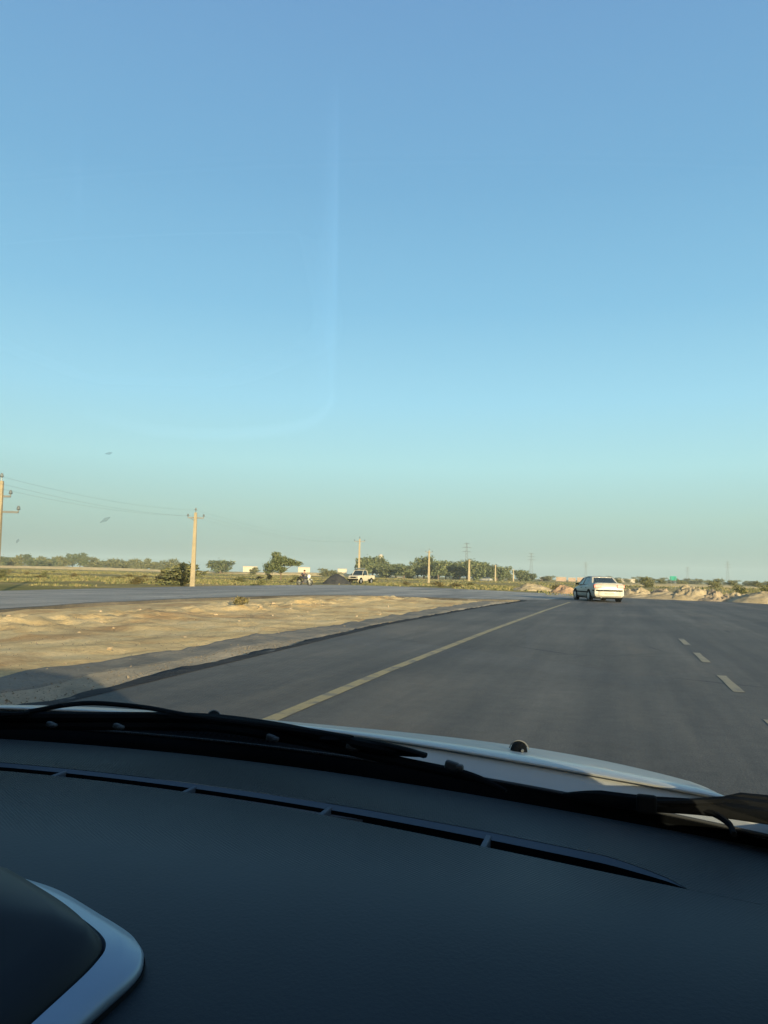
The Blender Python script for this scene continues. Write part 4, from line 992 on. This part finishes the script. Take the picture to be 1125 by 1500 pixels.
# ------------------------------------------------------------------ buildings, tower, sign
def shed(px, dist, wpx, h, label, m, depth=6, door=True, z=-.12):
    p = far(px, dist, z); t = thing('shed', label, 'building', p, face_eye(p)); w = wpx / 1127 * dist
    MB().box((0, 0, h / 2), (w, depth, h)).build('wall', m, t)
    MB().box((0, 0, h + .12), (w + .5, depth + .5, .24)).build('roof', mat('pale_roof', (.34, .31, .26), .8), t)
    if door: MB().box((w * .15, -depth / 2, 1.1), (1.1, .1, 2.2)).build('door', BLKP, t)
    for x in (-.3, .36): MB().box((w * x, -depth / 2, h * .6), (1.0, .08, .9)).build('window', DGLASS, t)
WALL = mat('limewashed_wall', (.42, .38, .30), .9, var=.1, scale=.5)
BRK = mat('pink_brick_wall', (.28, .205, .155), .9, var=.15, scale=.5)
shed(366, 430, 20, 2.9, 'long low white shed left of the acacia', WALL, z=.9)
shed(445, 430, 17, 3.1, 'white shed just right of the acacia', WALL, z=1.0)
shed(501, 430, 13, 2.8, 'small white shed left of the pickup cab', WALL, z=1.0)
for i, (px, w) in enumerate(((822, 14), (838, 10), (852, 12))):
    shed(px, 520, w, 2.6 - .3 * (i == 1), ('leftmost pinkish building on the far horizon beside the dark thicket', 'narrow pinkish building in the middle of the far row', 'pinkish building partly behind the saloon roof')[i], BRK)
shed(918, 600, 22, 2.6, 'pale far building just right of the saloon roof', WALL)
shed(800, 560, 16, 2.4, 'low brown far building above the sandy mound', BRK)
p = far(557, 420); t = thing('water_tower', 'white water tower rising behind the tree clump', 'water tower', (p.x, p.y, -.12))
k = MB(); k.tube([(0, 0, 8.2), (0, 0, 9.2), (0, 0, 11.6), (0, 0, 12.4)], [.5, 1.5, 1.5, .6], 16); k.build('tank', WALL, t, smooth=True)
for s in ((1, 1), (1, -1), (-1, 1), (-1, -1)):
    k = MB(); k.tube([(s[0] * 1.8, s[1] * 1.8, 0), (s[0] * 1.1, s[1] * 1.1, 9)], .16, 6); k.build('leg', WALL, t)
p = far(986, 150); t = thing('road_sign', 'small green road sign on a post beyond the sand heaps', 'road sign', (p.x, p.y, -.12), face_eye(p))
MB().box((0, 0, 2.0), (1.15, .05, .75)).build('panel', mat('green_sign_enamel', (.02, .26, .20), .5), t)
for s in (-1, 1): k = MB(); k.tube([(s * .35, .06, 0), (s * .35, .06, 2.2)], .04, 6); k.build('post', STEEL, t)

# ------------------------------------------------------------------ evening haze
k = MB(); k.box((0, 0, 24), (5400, 5400, 50.4))
hz = k.build('haze', None); hm = bpy.data.materials.new('haze_air'); hm.use_nodes = True; n_, l_ = hm.node_tree.nodes, hm.node_tree.links
n_.remove(n_['Principled BSDF']); pv = n_.new('ShaderNodeVolumePrincipled'); pv.inputs['Color'].default_value = (.74, .90, .95, 1); pv.inputs['Density'].default_value = .00022; pv.inputs['Anisotropy'].default_value = 0
l_.new(pv.outputs[0], n_['Material Output'].inputs['Volume']); hz.data.materials.append(hm); hz['kind'] = 'stuff'
